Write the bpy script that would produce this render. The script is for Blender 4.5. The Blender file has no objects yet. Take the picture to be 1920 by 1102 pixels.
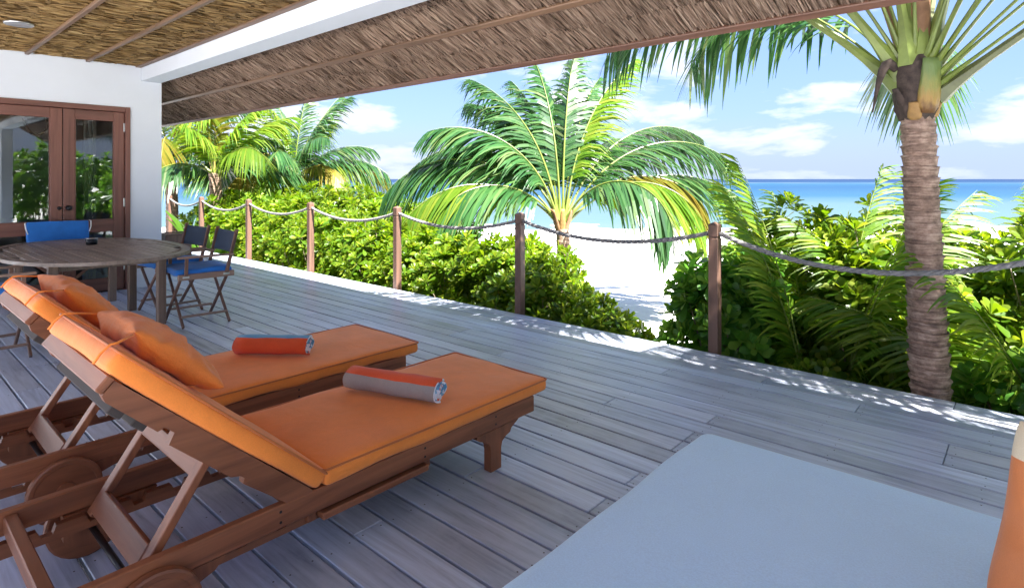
import bpy, bmesh, math, random
import numpy as np
from mathutils import Vector, Matrix, noise as mnoise

scene = bpy.context.scene
R = math.radians
rng = random.Random(7)
nrng = np.random.default_rng(11)

# ------------------------------------------------------------------ camera
CAM_H = 1.40
cam_d = bpy.data.cameras.new('camera')
cam_d.sensor_width = 36.0
cam_d.lens = 36.0 * 1100.0 / 1920.0
cam_d.shift_y = -(551.0 - 336.0) / 1920.0
cam_d.clip_start = 0.05
cam_d.clip_end = 60000.0
cam = bpy.data.objects.new('camera', cam_d)
scene.collection.objects.link(cam)
cam.location = (0, 0, CAM_H)
cam.rotation_euler = (R(90), 0, R(41.6))
scene.camera = cam

# ------------------------------------------------------------------ sky, sun, exposure
TO_SUN = Vector((0.66, -0.15, 1.0)).normalized()
SUN_EL = math.asin(TO_SUN.z)
SUN_ROT = math.atan2(TO_SUN.x, TO_SUN.y)
world = bpy.data.worlds.new('World')
scene.world = world
world.use_nodes = True
wn = world.node_tree
wn.nodes.clear()


def N(nt, typ, **kw):
    n = nt.nodes.new(typ)
    for k, v in kw.items():
        if k.startswith('i_'):
            key = k[2:]
            key = int(key) if key.isdigit() else key.replace('_', ' ')
            n.inputs[key].default_value = v
        else:
            setattr(n, k, v)
    return n


def ramp(nt, stops, interp='LINEAR'):
    n = nt.nodes.new('ShaderNodeValToRGB')
    cr = n.color_ramp
    cr.interpolation = interp
    while len(cr.elements) > 1:
        cr.elements.remove(cr.elements[-1])
    cr.elements[0].position = stops[0][0]
    cr.elements[0].color = (*stops[0][1], 1)
    for p, c in stops[1:]:
        e = cr.elements.new(p)
        e.color = (*c, 1)
    return n


def g3(v):
    return (v, v, v)


SKY_STRENGTH = 0.052
sky = N(wn, 'ShaderNodeTexSky', sky_type='NISHITA', sun_disc=False, sun_elevation=SUN_EL,
        sun_rotation=SUN_ROT, air_density=1.0, dust_density=1.6, ozone_density=1.4, altitude=0.0)
tc = N(wn, 'ShaderNodeTexCoord')
sep = N(wn, 'ShaderNodeSeparateXYZ')
wn.links.new(tc.outputs['Generated'], sep.inputs[0])
zc = N(wn, 'ShaderNodeMath', operation='MAXIMUM', i_1=0.0)
wn.links.new(sep.outputs['Z'], zc.inputs[0])
za = N(wn, 'ShaderNodeMath', operation='ADD', i_1=0.22)
wn.links.new(zc.outputs[0], za.inputs[0])
dv = N(wn, 'ShaderNodeVectorMath', operation='DIVIDE')
cmb = N(wn, 'ShaderNodeCombineXYZ')
for k in 'XYZ':
    wn.links.new(za.outputs[0], cmb.inputs[k])
wn.links.new(tc.outputs['Generated'], dv.inputs[0])
wn.links.new(cmb.outputs[0], dv.inputs[1])
mp = N(wn, 'ShaderNodeMapping')
mp.inputs['Location'].default_value = (3.1, 1.7, 0.0)
mp.inputs['Scale'].default_value = (1.0, 1.0, 1.6)
wn.links.new(dv.outputs[0], mp.inputs[0])
cn = N(wn, 'ShaderNodeTexNoise', i_Scale=1.55, i_Detail=10.0, i_Roughness=0.56, i_Distortion=0.15)
wn.links.new(mp.outputs[0], cn.inputs['Vector'])
cr = ramp(wn, [(0.495, g3(0)), (0.56, g3(0.55)), (0.66, g3(1))])
wn.links.new(cn.outputs['Fac'], cr.inputs[0])
mixc = N(wn, 'ShaderNodeMix', data_type='RGBA')
wn.links.new(cr.outputs[0], mixc.inputs[0])
# thin bright haze everywhere, white cumulus on top of it
haze_mix = N(wn, 'ShaderNodeMix', data_type='RGBA')
haze_mix.inputs[0].default_value = 0.70
wn.links.new(sky.outputs[0], haze_mix.inputs[6])
haze_mix.inputs[7].default_value = (1.05, 1.75, 4.1, 1)
wn.links.new(haze_mix.outputs[2], mixc.inputs[6])
mixc.inputs[7].default_value = (3.9, 4.0, 4.3, 1)
hz_r = N(wn, 'ShaderNodeMapRange')
hz_r.inputs['From Min'].default_value = 0.0
hz_r.inputs['From Max'].default_value = 0.10
hz_r.inputs['To Min'].default_value = 0.75
hz_r.inputs['To Max'].default_value = 0.0
wn.links.new(zc.outputs[0], hz_r.inputs['Value'])
hz_m = N(wn, 'ShaderNodeMix', data_type='RGBA')
wn.links.new(hz_r.outputs[0], hz_m.inputs[0])
wn.links.new(mixc.outputs[2], hz_m.inputs[6])
hz_m.inputs[7].default_value = (2.15, 2.55, 3.45, 1)
bg = N(wn, 'ShaderNodeBackground', i_Strength=SKY_STRENGTH)
wn.links.new(hz_m.outputs[2], bg.inputs[0])
wo = N(wn, 'ShaderNodeOutputWorld')
wn.links.new(bg.outputs[0], wo.inputs[0])

sun_d = bpy.data.lights.new('sun', 'SUN')
sun_d.energy = 5.0
sun_d.angle = R(0.53)
sun_d.color = (1.0, 0.97, 0.92)
sun = bpy.data.objects.new('sun', sun_d)
scene.collection.objects.link(sun)
sun.rotation_euler = TO_SUN.to_track_quat('Z', 'Y').to_euler()
sun.location = TO_SUN * 30

vs = scene.view_settings
vs.view_transform = 'Standard'
vs.look = 'None'
vs.gamma = 1.0
vs.exposure = 2.7
vs.use_curve_mapping = False
scene.render.engine = 'CYCLES'
scene.cycles.use_denoising = True
scene.cycles.max_bounces = 10
scene.cycles.diffuse_bounces = 6
scene.cycles.transparent_max_bounces = 12
scene.cycles.sample_clamp_indirect = 6.0
scene.cycles.caustics_reflective = False
scene.cycles.caustics_refractive = False


# ------------------------------------------------------------------ materials
def new_mat(name):
    m = bpy.data.materials.new(name)
    m.use_nodes = True
    nt = m.node_tree
    nt.nodes.clear()
    out = nt.nodes.new('ShaderNodeOutputMaterial')
    return m, nt, out


def principled(nt, out, **kw):
    b = nt.nodes.new('ShaderNodeBsdfPrincipled')
    for k, v in kw.items():
        b.inputs[k.replace('_', ' ')].default_value = v
    nt.links.new(b.outputs[0], out.inputs[0])
    return b


def coords(nt, space='Object', scale=(1, 1, 1), per_object=True):
    t = nt.nodes.new('ShaderNodeTexCoord')
    m = nt.nodes.new('ShaderNodeMapping')
    m.inputs['Scale'].default_value = scale
    nt.links.new(t.outputs[space], m.inputs[0])
    if per_object:
        oi = nt.nodes.new('ShaderNodeObjectInfo')
        mu = N(nt, 'ShaderNodeVectorMath', operation='SCALE')
        mu.inputs[0].default_value = (37.0, 53.0, 71.0)
        nt.links.new(oi.outputs['Random'], mu.inputs['Scale'])
        nt.links.new(mu.outputs[0], m.inputs['Location'])
    return m.outputs[0]


def add_bump(nt, bsdf, height, strength=0.3, dist=0.01):
    b = N(nt, 'ShaderNodeBump', i_Strength=strength, i_Distance=dist)
    nt.links.new(height, b.inputs['Height'])
    nt.links.new(b.outputs[0], bsdf.inputs['Normal'])


def plain(name, col, rough=0.6, bump=0.0, bscale=60, var=0.12, vscale=4, metal=0.0, **kw):
    m, nt, out = new_mat(name)
    b = principled(nt, out, Roughness=rough, Metallic=metal, **kw)
    v = coords(nt)
    n1 = N(nt, 'ShaderNodeTexNoise', i_Scale=vscale, i_Detail=5.0, i_Roughness=0.6)
    nt.links.new(v, n1.inputs['Vector'])
    lo = tuple(c * (1 - var) for c in col)
    hi = tuple(min(1, c * (1 + var)) for c in col)
    r = ramp(nt, [(0.3, lo), (0.7, hi)])
    nt.links.new(n1.outputs['Fac'], r.inputs[0])
    nt.links.new(r.outputs[0], b.inputs['Base Color'])
    if bump:
        n2 = N(nt, 'ShaderNodeTexNoise', i_Scale=bscale, i_Detail=3.0)
        nt.links.new(v, n2.inputs['Vector'])
        add_bump(nt, b, n2.outputs['Fac'], bump, 0.004)
    return m


def wood(name, dark, light, axis='x', rough=0.5, fine=22.0, objvar=0.25, bump=0.25, weather=None, warm=None):
    m, nt, out = new_mat(name)
    b = principled(nt, out, Roughness=rough)
    sc = [fine, fine, fine]
    sc['xyz'.index(axis)] = fine / 16.0
    v = coords(nt, scale=tuple(sc))
    n1 = N(nt, 'ShaderNodeTexNoise', i_Scale=1.0, i_Detail=6.0, i_Roughness=0.65, i_Distortion=0.6)
    nt.links.new(v, n1.inputs['Vector'])
    r = ramp(nt, [(0.30, dark), (0.48, tuple((a + c) / 2 for a, c in zip(dark, light))), (0.72, light)])
    nt.links.new(n1.outputs['Fac'], r.inputs[0])
    col = r.outputs[0]
    oi = nt.nodes.new('ShaderNodeObjectInfo')
    mr = N(nt, 'ShaderNodeMapRange')
    mr.inputs['To Min'].default_value = 1 - objvar
    mr.inputs['To Max'].default_value = 1 + objvar
    nt.links.new(oi.outputs['Random'], mr.inputs['Value'])
    mx = N(nt, 'ShaderNodeVectorMath', operation='SCALE')
    nt.links.new(col, mx.inputs[0])
    nt.links.new(mr.outputs[0], mx.inputs['Scale'])
    col = mx.outputs[0]
    if warm:
        ws = N(nt, 'ShaderNodeMath', operation='MULTIPLY', i_1=17.31)
        nt.links.new(oi.outputs['Random'], ws.inputs[0])
        wf = N(nt, 'ShaderNodeMath', operation='FRACT')
        nt.links.new(ws.outputs[0], wf.inputs[0])
        wr = ramp(nt, [(0.5, g3(0)), (1.0, g3(0.6))])
        nt.links.new(wf.outputs[0], wr.inputs[0])
        wx = N(nt, 'ShaderNodeMix', data_type='RGBA', blend_type='MULTIPLY')
        nt.links.new(wr.outputs[0], wx.inputs[0])
        nt.links.new(col, wx.inputs[6])
        wx.inputs[7].default_value = (*warm, 1)
        col = wx.outputs[2]
    if weather:
        v2 = coords(nt, scale=(1, 1, 1))
        n3 = N(nt, 'ShaderNodeTexNoise', i_Scale=2.3, i_Detail=6.0, i_Roughness=0.7)
        nt.links.new(v2, n3.inputs['Vector'])
        r3 = ramp(nt, [(0.45, g3(0)), (0.72, g3(0.75))])
        nt.links.new(n3.outputs['Fac'], r3.inputs[0])
        wm = N(nt, 'ShaderNodeMix', data_type='RGBA')
        nt.links.new(r3.outputs[0], wm.inputs[0])
        nt.links.new(col, wm.inputs[6])
        wm.inputs[7].default_value = (*weather, 1)
        col = wm.outputs[2]
        rr = N(nt, 'ShaderNodeMapRange')
        rr.inputs['To Min'].default_value = rough - 0.08
        rr.inputs['To Max'].default_value = rough + 0.18
        nt.links.new(n3.outputs['Fac'], rr.inputs['Value'])
        nt.links.new(rr.outputs[0], b.inputs['Roughness'])
    nt.links.new(col, b.inputs['Base Color'])
    add_bump(nt, b, n1.outputs['Fac'], bump, 0.004)
    return m


def leaf_mat(name, cols, rough=0.42, trans=0.4, tip=None, spec=0.3):
    """one leaf per mesh island: each takes a shade of its own"""
    m, nt, out = new_mat(name)
    geo = nt.nodes.new('ShaderNodeNewGeometry')
    r = ramp(nt, cols)
    nt.links.new(geo.outputs['Random Per Island'], r.inputs[0])
    oi = nt.nodes.new('ShaderNodeObjectInfo')
    hs = N(nt, 'ShaderNodeHueSaturation')
    mr = N(nt, 'ShaderNodeMapRange')
    mr.inputs['To Min'].default_value = 0.8
    mr.inputs['To Max'].default_value = 1.2
    nt.links.new(oi.outputs['Random'], mr.inputs['Value'])
    nt.links.new(mr.outputs[0], hs.inputs['Value'])
    nt.links.new(r.outputs[0], hs.inputs['Color'])
    b = nt.nodes.new('ShaderNodeBsdfPrincipled')
    b.inputs['Roughness'].default_value = rough
    b.inputs['Specular IOR Level'].default_value = spec
    nt.links.new(hs.outputs[0], b.inputs['Base Color'])
    t = nt.nodes.new('ShaderNodeBsdfTranslucent')
    hs2 = N(nt, 'ShaderNodeHueSaturation', i_Hue=0.485, i_Saturation=1.05, i_Value=1.7)
    nt.links.new(hs.outputs[0], hs2.inputs['Color'])
    nt.links.new(hs2.outputs[0], t.inputs[0])
    mix = nt.nodes.new('ShaderNodeMixShader')
    mix.inputs[0].default_value = trans
    nt.links.new(b.outputs[0], mix.inputs[1])
    nt.links.new(t.outputs[0], mix.inputs[2])
    nt.links.new(mix.outputs[0], out.inputs[0])
    return m


def fabric(name, col, weave=900.0, rough=0.85, var=0.08, bump=0.12, wrinkle=0.0):
    m, nt, out = new_mat(name)
    b = principled(nt, out, Roughness=rough)
    b.inputs['Sheen Weight'].default_value = 0.15
    v = coords(nt)
    n1 = N(nt, 'ShaderNodeTexNoise', i_Scale=5.0, i_Detail=6.0, i_Roughness=0.65)
    nt.links.new(v, n1.inputs['Vector'])
    r = ramp(nt, [(0.3, tuple(c * (1 - var) for c in col)), (0.7, tuple(min(1, c * (1 + var)) for c in col))])
    nt.links.new(n1.outputs['Fac'], r.inputs[0])
    nw = N(nt, 'ShaderNodeTexNoise', i_Scale=weave, i_Detail=2.0)
    nt.links.new(v, nw.inputs['Vector'])
    mr = N(nt, 'ShaderNodeMapRange')
    mr.inputs['To Min'].default_value = 0.86
    mr.inputs['To Max'].default_value = 1.14
    nt.links.new(nw.outputs['Fac'], mr.inputs['Value'])
    mx = N(nt, 'ShaderNodeVectorMath', operation='SCALE')
    nt.links.new(r.outputs[0], mx.inputs[0])
    nt.links.new(mr.outputs[0], mx.inputs['Scale'])
    nt.links.new(mx.outputs[0], b.inputs['Base Color'])
    hsrc = nw.outputs['Fac']
    if wrinkle:
        n4 = N(nt, 'ShaderNodeTexNoise', i_Scale=9.0, i_Detail=3.0, i_Distortion=1.2)
        nt.links.new(v, n4.inputs['Vector'])
        a = N(nt, 'ShaderNodeMath', operation='MULTIPLY_ADD', i_1=wrinkle)
        nt.links.new(n4.outputs['Fac'], a.inputs[0])
        nt.links.new(nw.outputs['Fac'], a.inputs[2])
        hsrc = a.outputs[0]
    add_bump(nt, b, hsrc, bump, 0.003)
    return m


M = {}
M['deck'] = wood('weathered_deck_wood', (0.24, 0.265, 0.335), (0.54, 0.59, 0.71), 'x', 0.30, 26.0, 0.22, 0.4,
                 weather=(0.50, 0.53, 0.61), warm=(0.92, 0.80, 0.66))
M['screw'] = plain('rusty_screw', (0.07, 0.05, 0.04), 0.6, metal=0.5)
M['joist'] = plain('dark_joist', (0.05, 0.04, 0.035), 0.9)
M['plaster'] = plain('white_plaster', (0.66, 0.69, 0.735), 0.85, bump=0.10, bscale=90, var=0.03, vscale=2)
M['door_x'] = wood('door_wood_h', (0.099, 0.036, 0.025), (0.205, 0.084, 0.059), 'y', 0.42, 18, 0.1, 0.12)
M['door_z'] = wood('door_wood_v', (0.099, 0.036, 0.025), (0.205, 0.084, 0.059), 'z', 0.42, 18, 0.1, 0.12)
M['post'] = wood('post_wood', (0.074, 0.041, 0.028), (0.170, 0.092, 0.063), 'z', 0.55, 20, 0.2, 0.25)
M['teak_x'] = wood('teak_x', (0.122, 0.036, 0.013), (0.286, 0.101, 0.042), 'x', 0.48, 18, 0.15, 0.2)
M['teak_y'] = wood('teak_y', (0.122, 0.036, 0.013), (0.286, 0.101, 0.042), 'y', 0.48, 18, 0.15, 0.2)
M['teak_z'] = wood('teak_z', (0.122, 0.036, 0.013), (0.286, 0.101, 0.042), 'z', 0.48, 18, 0.15, 0.2)
M['table'] = wood('table_wood', (0.12, 0.085, 0.065), (0.30, 0.225, 0.175), 'x', 0.42, 20, 0.22, 0.22)
M['table_z'] = wood('table_leg_wood', (0.12, 0.075, 0.05), (0.27, 0.18, 0.13), 'z', 0.5, 20, 0.1, 0.2)
M['chair'] = wood('chair_wood', (0.10, 0.048, 0.030), (0.22, 0.11, 0.072), 'z', 0.42, 22, 0.12, 0.2)
M['chair_rail'] = wood('chair_rail_wood', (0.17, 0.10, 0.07), (0.34, 0.22, 0.16), 'y', 0.45, 22, 0.12, 0.2)
M['blue'] = fabric('bright_blue_canvas', (0.012, 0.15, 0.50), 500, 0.8, 0.15, 0.2, 3.0)
M['navy'] = fabric('navy_canvas', (0.008, 0.030, 0.070), 500, 0.75, 0.15, 0.2)
M['white_tie'] = fabric('white_cord', (0.75, 0.75, 0.75))
M['orange'] = fabric('orange_canvas', (0.80, 0.22, 0.026), 260, 0.75, 0.09, 0.22, 5.0)
M['orange_pillow'] = fabric('orange_pillow_cloth', (0.74, 0.19, 0.022), 260, 0.72, 0.12, 0.4, 7.0)
M['piping'] = fabric('orange_piping', (0.46, 0.115, 0.018), 700, 0.75, 0.07, 0.1)
M['bed'] = fabric('pale_blue_bed_cloth', (0.54, 0.75, 0.96), 230, 0.85, 0.02, 0.3, 1.2)
M['cream'] = fabric('cream_cloth', (0.66, 0.56, 0.40), 500, 0.8, 0.06, 0.15)
M['cush_orange'] = fabric('cushion_orange_cloth', (0.60, 0.19, 0.055), 600, 0.6, 0.08, 0.3, 5.0)
M['tow_orange'] = fabric('orange_terry', (0.66, 0.085, 0.02), 260, 0.95, 0.12, 0.6)
M['tow_grey'] = fabric('grey_terry', (0.30, 0.27, 0.25), 260, 0.95, 0.10, 0.6)
M['tow_blue'] = fabric('blue_terry', (0.13, 0.33, 0.52), 260, 0.95, 0.10, 0.6)
M['tow_white'] = fabric('white_terry', (0.70, 0.74, 0.80), 260, 0.95, 0.08, 0.6)
M['rope'] = plain('weathered_rope', (0.22, 0.21, 0.205), 0.9, bump=0.4, bscale=220, var=0.3, vscale=30)
M['batten'] = wood('batten_wood', (0.10, 0.055, 0.030), (0.22, 0.125, 0.07), 'x', 0.5, 16, 0.1, 0.2)
M['fascia'] = wood('fascia_wood', (0.10, 0.045, 0.028), (0.20, 0.10, 0.065), 'x', 0.5, 16, 0.1, 0.2)
M['black_metal'] = plain('black_metal', (0.02, 0.02, 0.022), 0.35, metal=0.6)
M['steel'] = plain('steel', (0.55, 0.55, 0.56), 0.3, metal=1.0)
M['lamp_glass'] = plain('lamp_glass', (0.85, 0.86, 0.88), 0.25, var=0.02)
M['curtain'] = fabric('pale_curtain', (0.62, 0.60, 0.55), 300, 0.9)
M['dark_floor'] = plain('room_floor', (0.10, 0.07, 0.05), 0.4)
M['room'] = plain('room_plaster', (0.62, 0.63, 0.64), 0.9, var=0.03)
M['branch'] = plain('shrub_bark', (0.20, 0.155, 0.11), 0.85, bump=0.4, bscale=40, var=0.3, vscale=12)
M['cut_wood'] = plain('cut_frond_stub', (0.34, 0.19, 0.06), 0.7, bump=0.5, bscale=30, var=0.35, vscale=14)
M['fibre'] = plain('palm_fibre', (0.065, 0.045, 0.035), 0.95, bump=0.9, bscale=60, var=0.5, vscale=18)
M['sheath'] = plain('orange_sheath', (0.27, 0.14, 0.07), 0.7, bump=0.6, bscale=40, var=0.35, vscale=12)

# glass pane
m, nt, out = new_mat('door_glass')
b = principled(nt, out, Roughness=0.0, IOR=1.5)
b.inputs['Base Color'].default_value = (0.90, 0.94, 0.94, 1)
gl = nt.nodes.new('ShaderNodeBsdfGlossy')
gl.inputs['Roughness'].default_value = 0.005
tr = nt.nodes.new('ShaderNodeBsdfTransparent')
tr.inputs[0].default_value = (0.80, 0.85, 0.85, 1)
fr = N(nt, 'ShaderNodeFresnel', i_IOR=1.9)
mx = nt.nodes.new('ShaderNodeMixShader')
nt.links.new(fr.outputs[0], mx.inputs[0])
nt.links.new(tr.outputs[0], mx.inputs[1])
nt.links.new(gl.outputs[0], mx.inputs[2])
nt.links.new(mx.outputs[0], out.inputs[0])
M['glass'] = m

# straw (strands are geometry; every strand its own shade)
def straw_mat(name, cols):
    m, nt, out = new_mat(name)
    b = principled(nt, out, Roughness=0.65)
    geo = nt.nodes.new('ShaderNodeNewGeometry')
    r = ramp(nt, cols)
    nt.links.new(geo.outputs['Random Per Island'], r.inputs[0])
    v = coords(nt, scale=(1, 1, 1))
    n1 = N(nt, 'ShaderNodeTexNoise', i_Scale=1.6, i_Detail=4.0)
    nt.links.new(v, n1.inputs['Vector'])
    mr = N(nt, 'ShaderNodeMapRange')
    mr.inputs['To Min'].default_value = 0.7
    mr.inputs['To Max'].default_value = 1.3
    nt.links.new(n1.outputs['Fac'], mr.inputs['Value'])
    mx = N(nt, 'ShaderNodeVectorMath', operation='SCALE')
    nt.links.new(r.outputs[0], mx.inputs[0])
    nt.links.new(mr.outputs[0], mx.inputs['Scale'])
    nt.links.new(mx.outputs[0], b.inputs['Base Color'])
    return m


M['straw'] = straw_mat('golden_straw', [(0, (0.139, 0.078, 0.026)), (0.35, (0.246, 0.143, 0.048)), (0.75, (0.328, 0.201, 0.072)), (1, (0.426, 0.287, 0.123))])
M['straw_grey'] = straw_mat('weathered_straw', [(0, (0.155, 0.094, 0.061)), (0.35, (0.224, 0.144, 0.096)), (0.75, (0.284, 0.188, 0.127)), (1, (0.361, 0.260, 0.185))])
M['straw_back'] = plain('straw_backing', (0.09, 0.055, 0.028), 0.95, var=0.3, vscale=10)

# palm leaves
M['frond'] = leaf_mat('palm_leaflet_green', [(0, (0.017, 0.060, 0.016)), (0.5, (0.034, 0.102, 0.026)), (0.85, (0.063, 0.136, 0.038)), (1, (0.116, 0.155, 0.057))], 0.30, 0.36, None, 0.5)
M['frond_yellow'] = leaf_mat('palm_leaflet_yellow', [(0, (0.090, 0.115, 0.011)), (0.5, (0.156, 0.148, 0.016)), (1, (0.213, 0.156, 0.025))], 0.42, 0.42)
M['frond_lime'] = leaf_mat('palm_leaflet_lime', [(0, (0.060, 0.145, 0.010)), (0.5, (0.110, 0.205, 0.016)), (1, (0.20, 0.25, 0.03))], 0.40, 0.5)
M['frond_dry'] = leaf_mat('palm_leaflet_dry', [(0, (0.112, 0.062, 0.020)), (1, (0.235, 0.146, 0.050))], 0.7, 0.3)
M['rachis'] = plain('frond_stalk', (0.150, 0.195, 0.034), 0.38, var=0.25, vscale=6)
M['rachis_y'] = plain('frond_stalk_yellow', (0.285, 0.225, 0.053), 0.42, var=0.25, vscale=6)
M['petiole'] = plain('palm_petiole', (0.184, 0.232, 0.052), 0.4, var=0.35, vscale=5)
M['petiole_b'] = plain('palm_petiole_olive', (0.120, 0.128, 0.048), 0.45, var=0.35, vscale=5)
M['shrub'] = leaf_mat('shrub_leaf', [(0, (0.055, 0.128, 0.008)), (0.4, (0.098, 0.182, 0.011)), (0.8, (0.148, 0.225, 0.016)), (1, (0.21, 0.25, 0.03))], 0.38, 0.5)
M['shrub_deep'] = leaf_mat('shrub_leaf_deep', [(0, (0.043, 0.151, 0.017)), (0.5, (0.089, 0.230, 0.025)), (1, (0.179, 0.309, 0.043))], 0.34, 0.5, None, 0.4)
M['broad'] = leaf_mat('broad_leaf', [(0, (0.030, 0.090, 0.009)), (1, (0.073, 0.156, 0.018))], 0.36, 0.4)

# cut frond base: orange at the foot, green above
m, nt, out = new_mat('frond_base')
b = principled(nt, out, Roughness=0.55)
t = nt.nodes.new('ShaderNodeTexCoord')
sp = nt.nodes.new('ShaderNodeSeparateXYZ')
nt.links.new(t.outputs['Generated'], sp.inputs[0])
n1 = N(nt, 'ShaderNodeTexNoise', i_Scale=5.0, i_Detail=6.0)
nt.links.new(t.outputs['Generated'], n1.inputs['Vector'])
ma = N(nt, 'ShaderNodeMath', operation='MULTIPLY_ADD', i_1=0.5)
nt.links.new(n1.outputs['Fac'], ma.inputs[0])
nt.links.new(sp.outputs['Z'], ma.inputs[2])
r = ramp(nt, [(0.30, (0.14, 0.065, 0.02)), (0.48, (0.33, 0.19, 0.045)), (0.75, (0.22, 0.21, 0.05)), (1.0, (0.12, 0.17, 0.045))])
nt.links.new(ma.outputs[0], r.inputs[0])
nt.links.new(r.outputs[0], b.inputs['Base Color'])
add_bump(nt, b, n1.outputs['Fac'], 0.4, 0.02)
M['frond_base'] = m

# palm bark: ringed
m, nt, out = new_mat('palm_bark')
b = principled(nt, out, Roughness=0.85)
v = coords(nt, scale=(1, 1, 1))
n1 = N(nt, 'ShaderNodeTexNoise', i_Scale=14.0, i_Detail=8.0, i_Roughness=0.7)
nt.links.new(v, n1.inputs['Vector'])
v2 = coords(nt, scale=(6, 6, 60))
n2 = N(nt, 'ShaderNodeTexNoise', i_Scale=1.0, i_Detail=5.0, i_Roughness=0.7)
nt.links.new(v2, n2.inputs['Vector'])
ad = N(nt, 'ShaderNodeMath', operation='MULTIPLY_ADD', i_1=0.5)
nt.links.new(n1.outputs['Fac'], ad.inputs[0])
h2 = N(nt, 'ShaderNodeMath', operation='MULTIPLY', i_1=0.5)
nt.links.new(n2.outputs['Fac'], h2.inputs[0])
nt.links.new(h2.outputs[0], ad.inputs[2])
r = ramp(nt, [(0.36, (0.07, 0.042, 0.032)), (0.50, (0.28, 0.18, 0.13)), (0.64, (0.54, 0.39, 0.30))])
nt.links.new(ad.outputs[0], r.inputs[0])
nt.links.new(r.outputs[0], b.inputs['Base Color'])
add_bump(nt, b, ad.outputs[0], 0.8, 0.015)
M['bark'] = m

# sand
m, nt, out = new_mat('white_sand')
b = principled(nt, out, Roughness=0.95)
t = nt.nodes.new('ShaderNodeTexCoord')
n1 = N(nt, 'ShaderNodeTexNoise', i_Scale=0.6, i_Detail=9.0, i_Roughness=0.65)
nt.links.new(t.outputs['Object'], n1.inputs['Vector'])
r = ramp(nt, [(0.3, (0.72, 0.70, 0.67)), (0.7, (0.82, 0.81, 0.79))])
nt.links.new(n1.outputs['Fac'], r.inputs[0])
nt.links.new(r.outputs[0], b.inputs['Base Color'])
n2 = N(nt, 'ShaderNodeTexNoise', i_Scale=9.0, i_Detail=6.0)
nt.links.new(t.outputs['Object'], n2.inputs['Vector'])
add_bump(nt, b, n2.outputs['Fac'], 0.5, 0.05)
M['sand'] = m

# sea: colour follows the depth of the lagoon, measured out from the beach
m, nt, out = new_mat('lagoon_water')
b = principled(nt, out, Roughness=0.35, IOR=1.33)
b.inputs['Specular IOR Level'].default_value = 0.12
t = nt.nodes.new('ShaderNodeTexCoord')
dt = N(nt, 'ShaderNodeVectorMath', operation='DOT_PRODUCT')
dt.inputs[1].default_value = (-0.664, 0.748, 0)
nt.links.new(t.outputs['Object'], dt.inputs[0])
nn = N(nt, 'ShaderNodeTexNoise', i_Scale=0.012, i_Detail=5.0)
nt.links.new(t.outputs['Object'], nn.inputs['Vector'])
nm = N(nt, 'ShaderNodeMath', operation='MULTIPLY_ADD', i_1=0.7, i_2=0.65)
nt.links.new(nn.outputs['Fac'], nm.inputs[0])
dd = N(nt, 'ShaderNodeMath', operation='MULTIPLY')
nt.links.new(dt.outputs['Value'], dd.inputs[0])
nt.links.new(nm.outputs[0], dd.inputs[1])
lg = N(nt, 'ShaderNodeMath', operation='LOGARITHM', i_1=10.0)
nt.links.new(dd.outputs[0], lg.inputs[0])
mr = N(nt, 'ShaderNodeMapRange')
mr.inputs['From Min'].default_value = 1.4
mr.inputs['From Max'].default_value = 3.4
nt.links.new(lg.outputs[0], mr.inputs['Value'])
r = ramp(nt, [(0.0, (0.085, 0.115, 0.118)), (0.08, (0.060, 0.105, 0.115)), (0.20, (0.050, 0.092, 0.112)), (0.285, (0.012, 0.056, 0.098)),
              (0.44, (0.004, 0.036, 0.085)), (0.585, (0.008, 0.052, 0.095)), (0.60, (0.085, 0.105, 0.115)), (0.625, (0.006, 0.042, 0.085)),
              (0.68, (0.002, 0.020, 0.060)), (1.0, (0.0015, 0.014, 0.048))])
nt.links.new(mr.outputs[0], r.inputs[0])
nt.links.new(r.outputs[0], b.inputs['Base Color'])
vw = N(nt, 'ShaderNodeMapping')
vw.inputs['Scale'].default_value = (1.0, 1.6, 1.0)
nt.links.new(t.outputs['Object'], vw.inputs[0])
n2 = N(nt, 'ShaderNodeTexNoise', i_Scale=0.9, i_Detail=5.0)
nt.links.new(vw.outputs[0], n2.inputs['Vector'])
add_bump(nt, b, n2.outputs['Fac'], 0.35, 0.12)
M['sea'] = m
M['far_green'] = plain('far_foliage', (0.035, 0.075, 0.03), 0.9, var=0.4, vscale=0.4)


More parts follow.
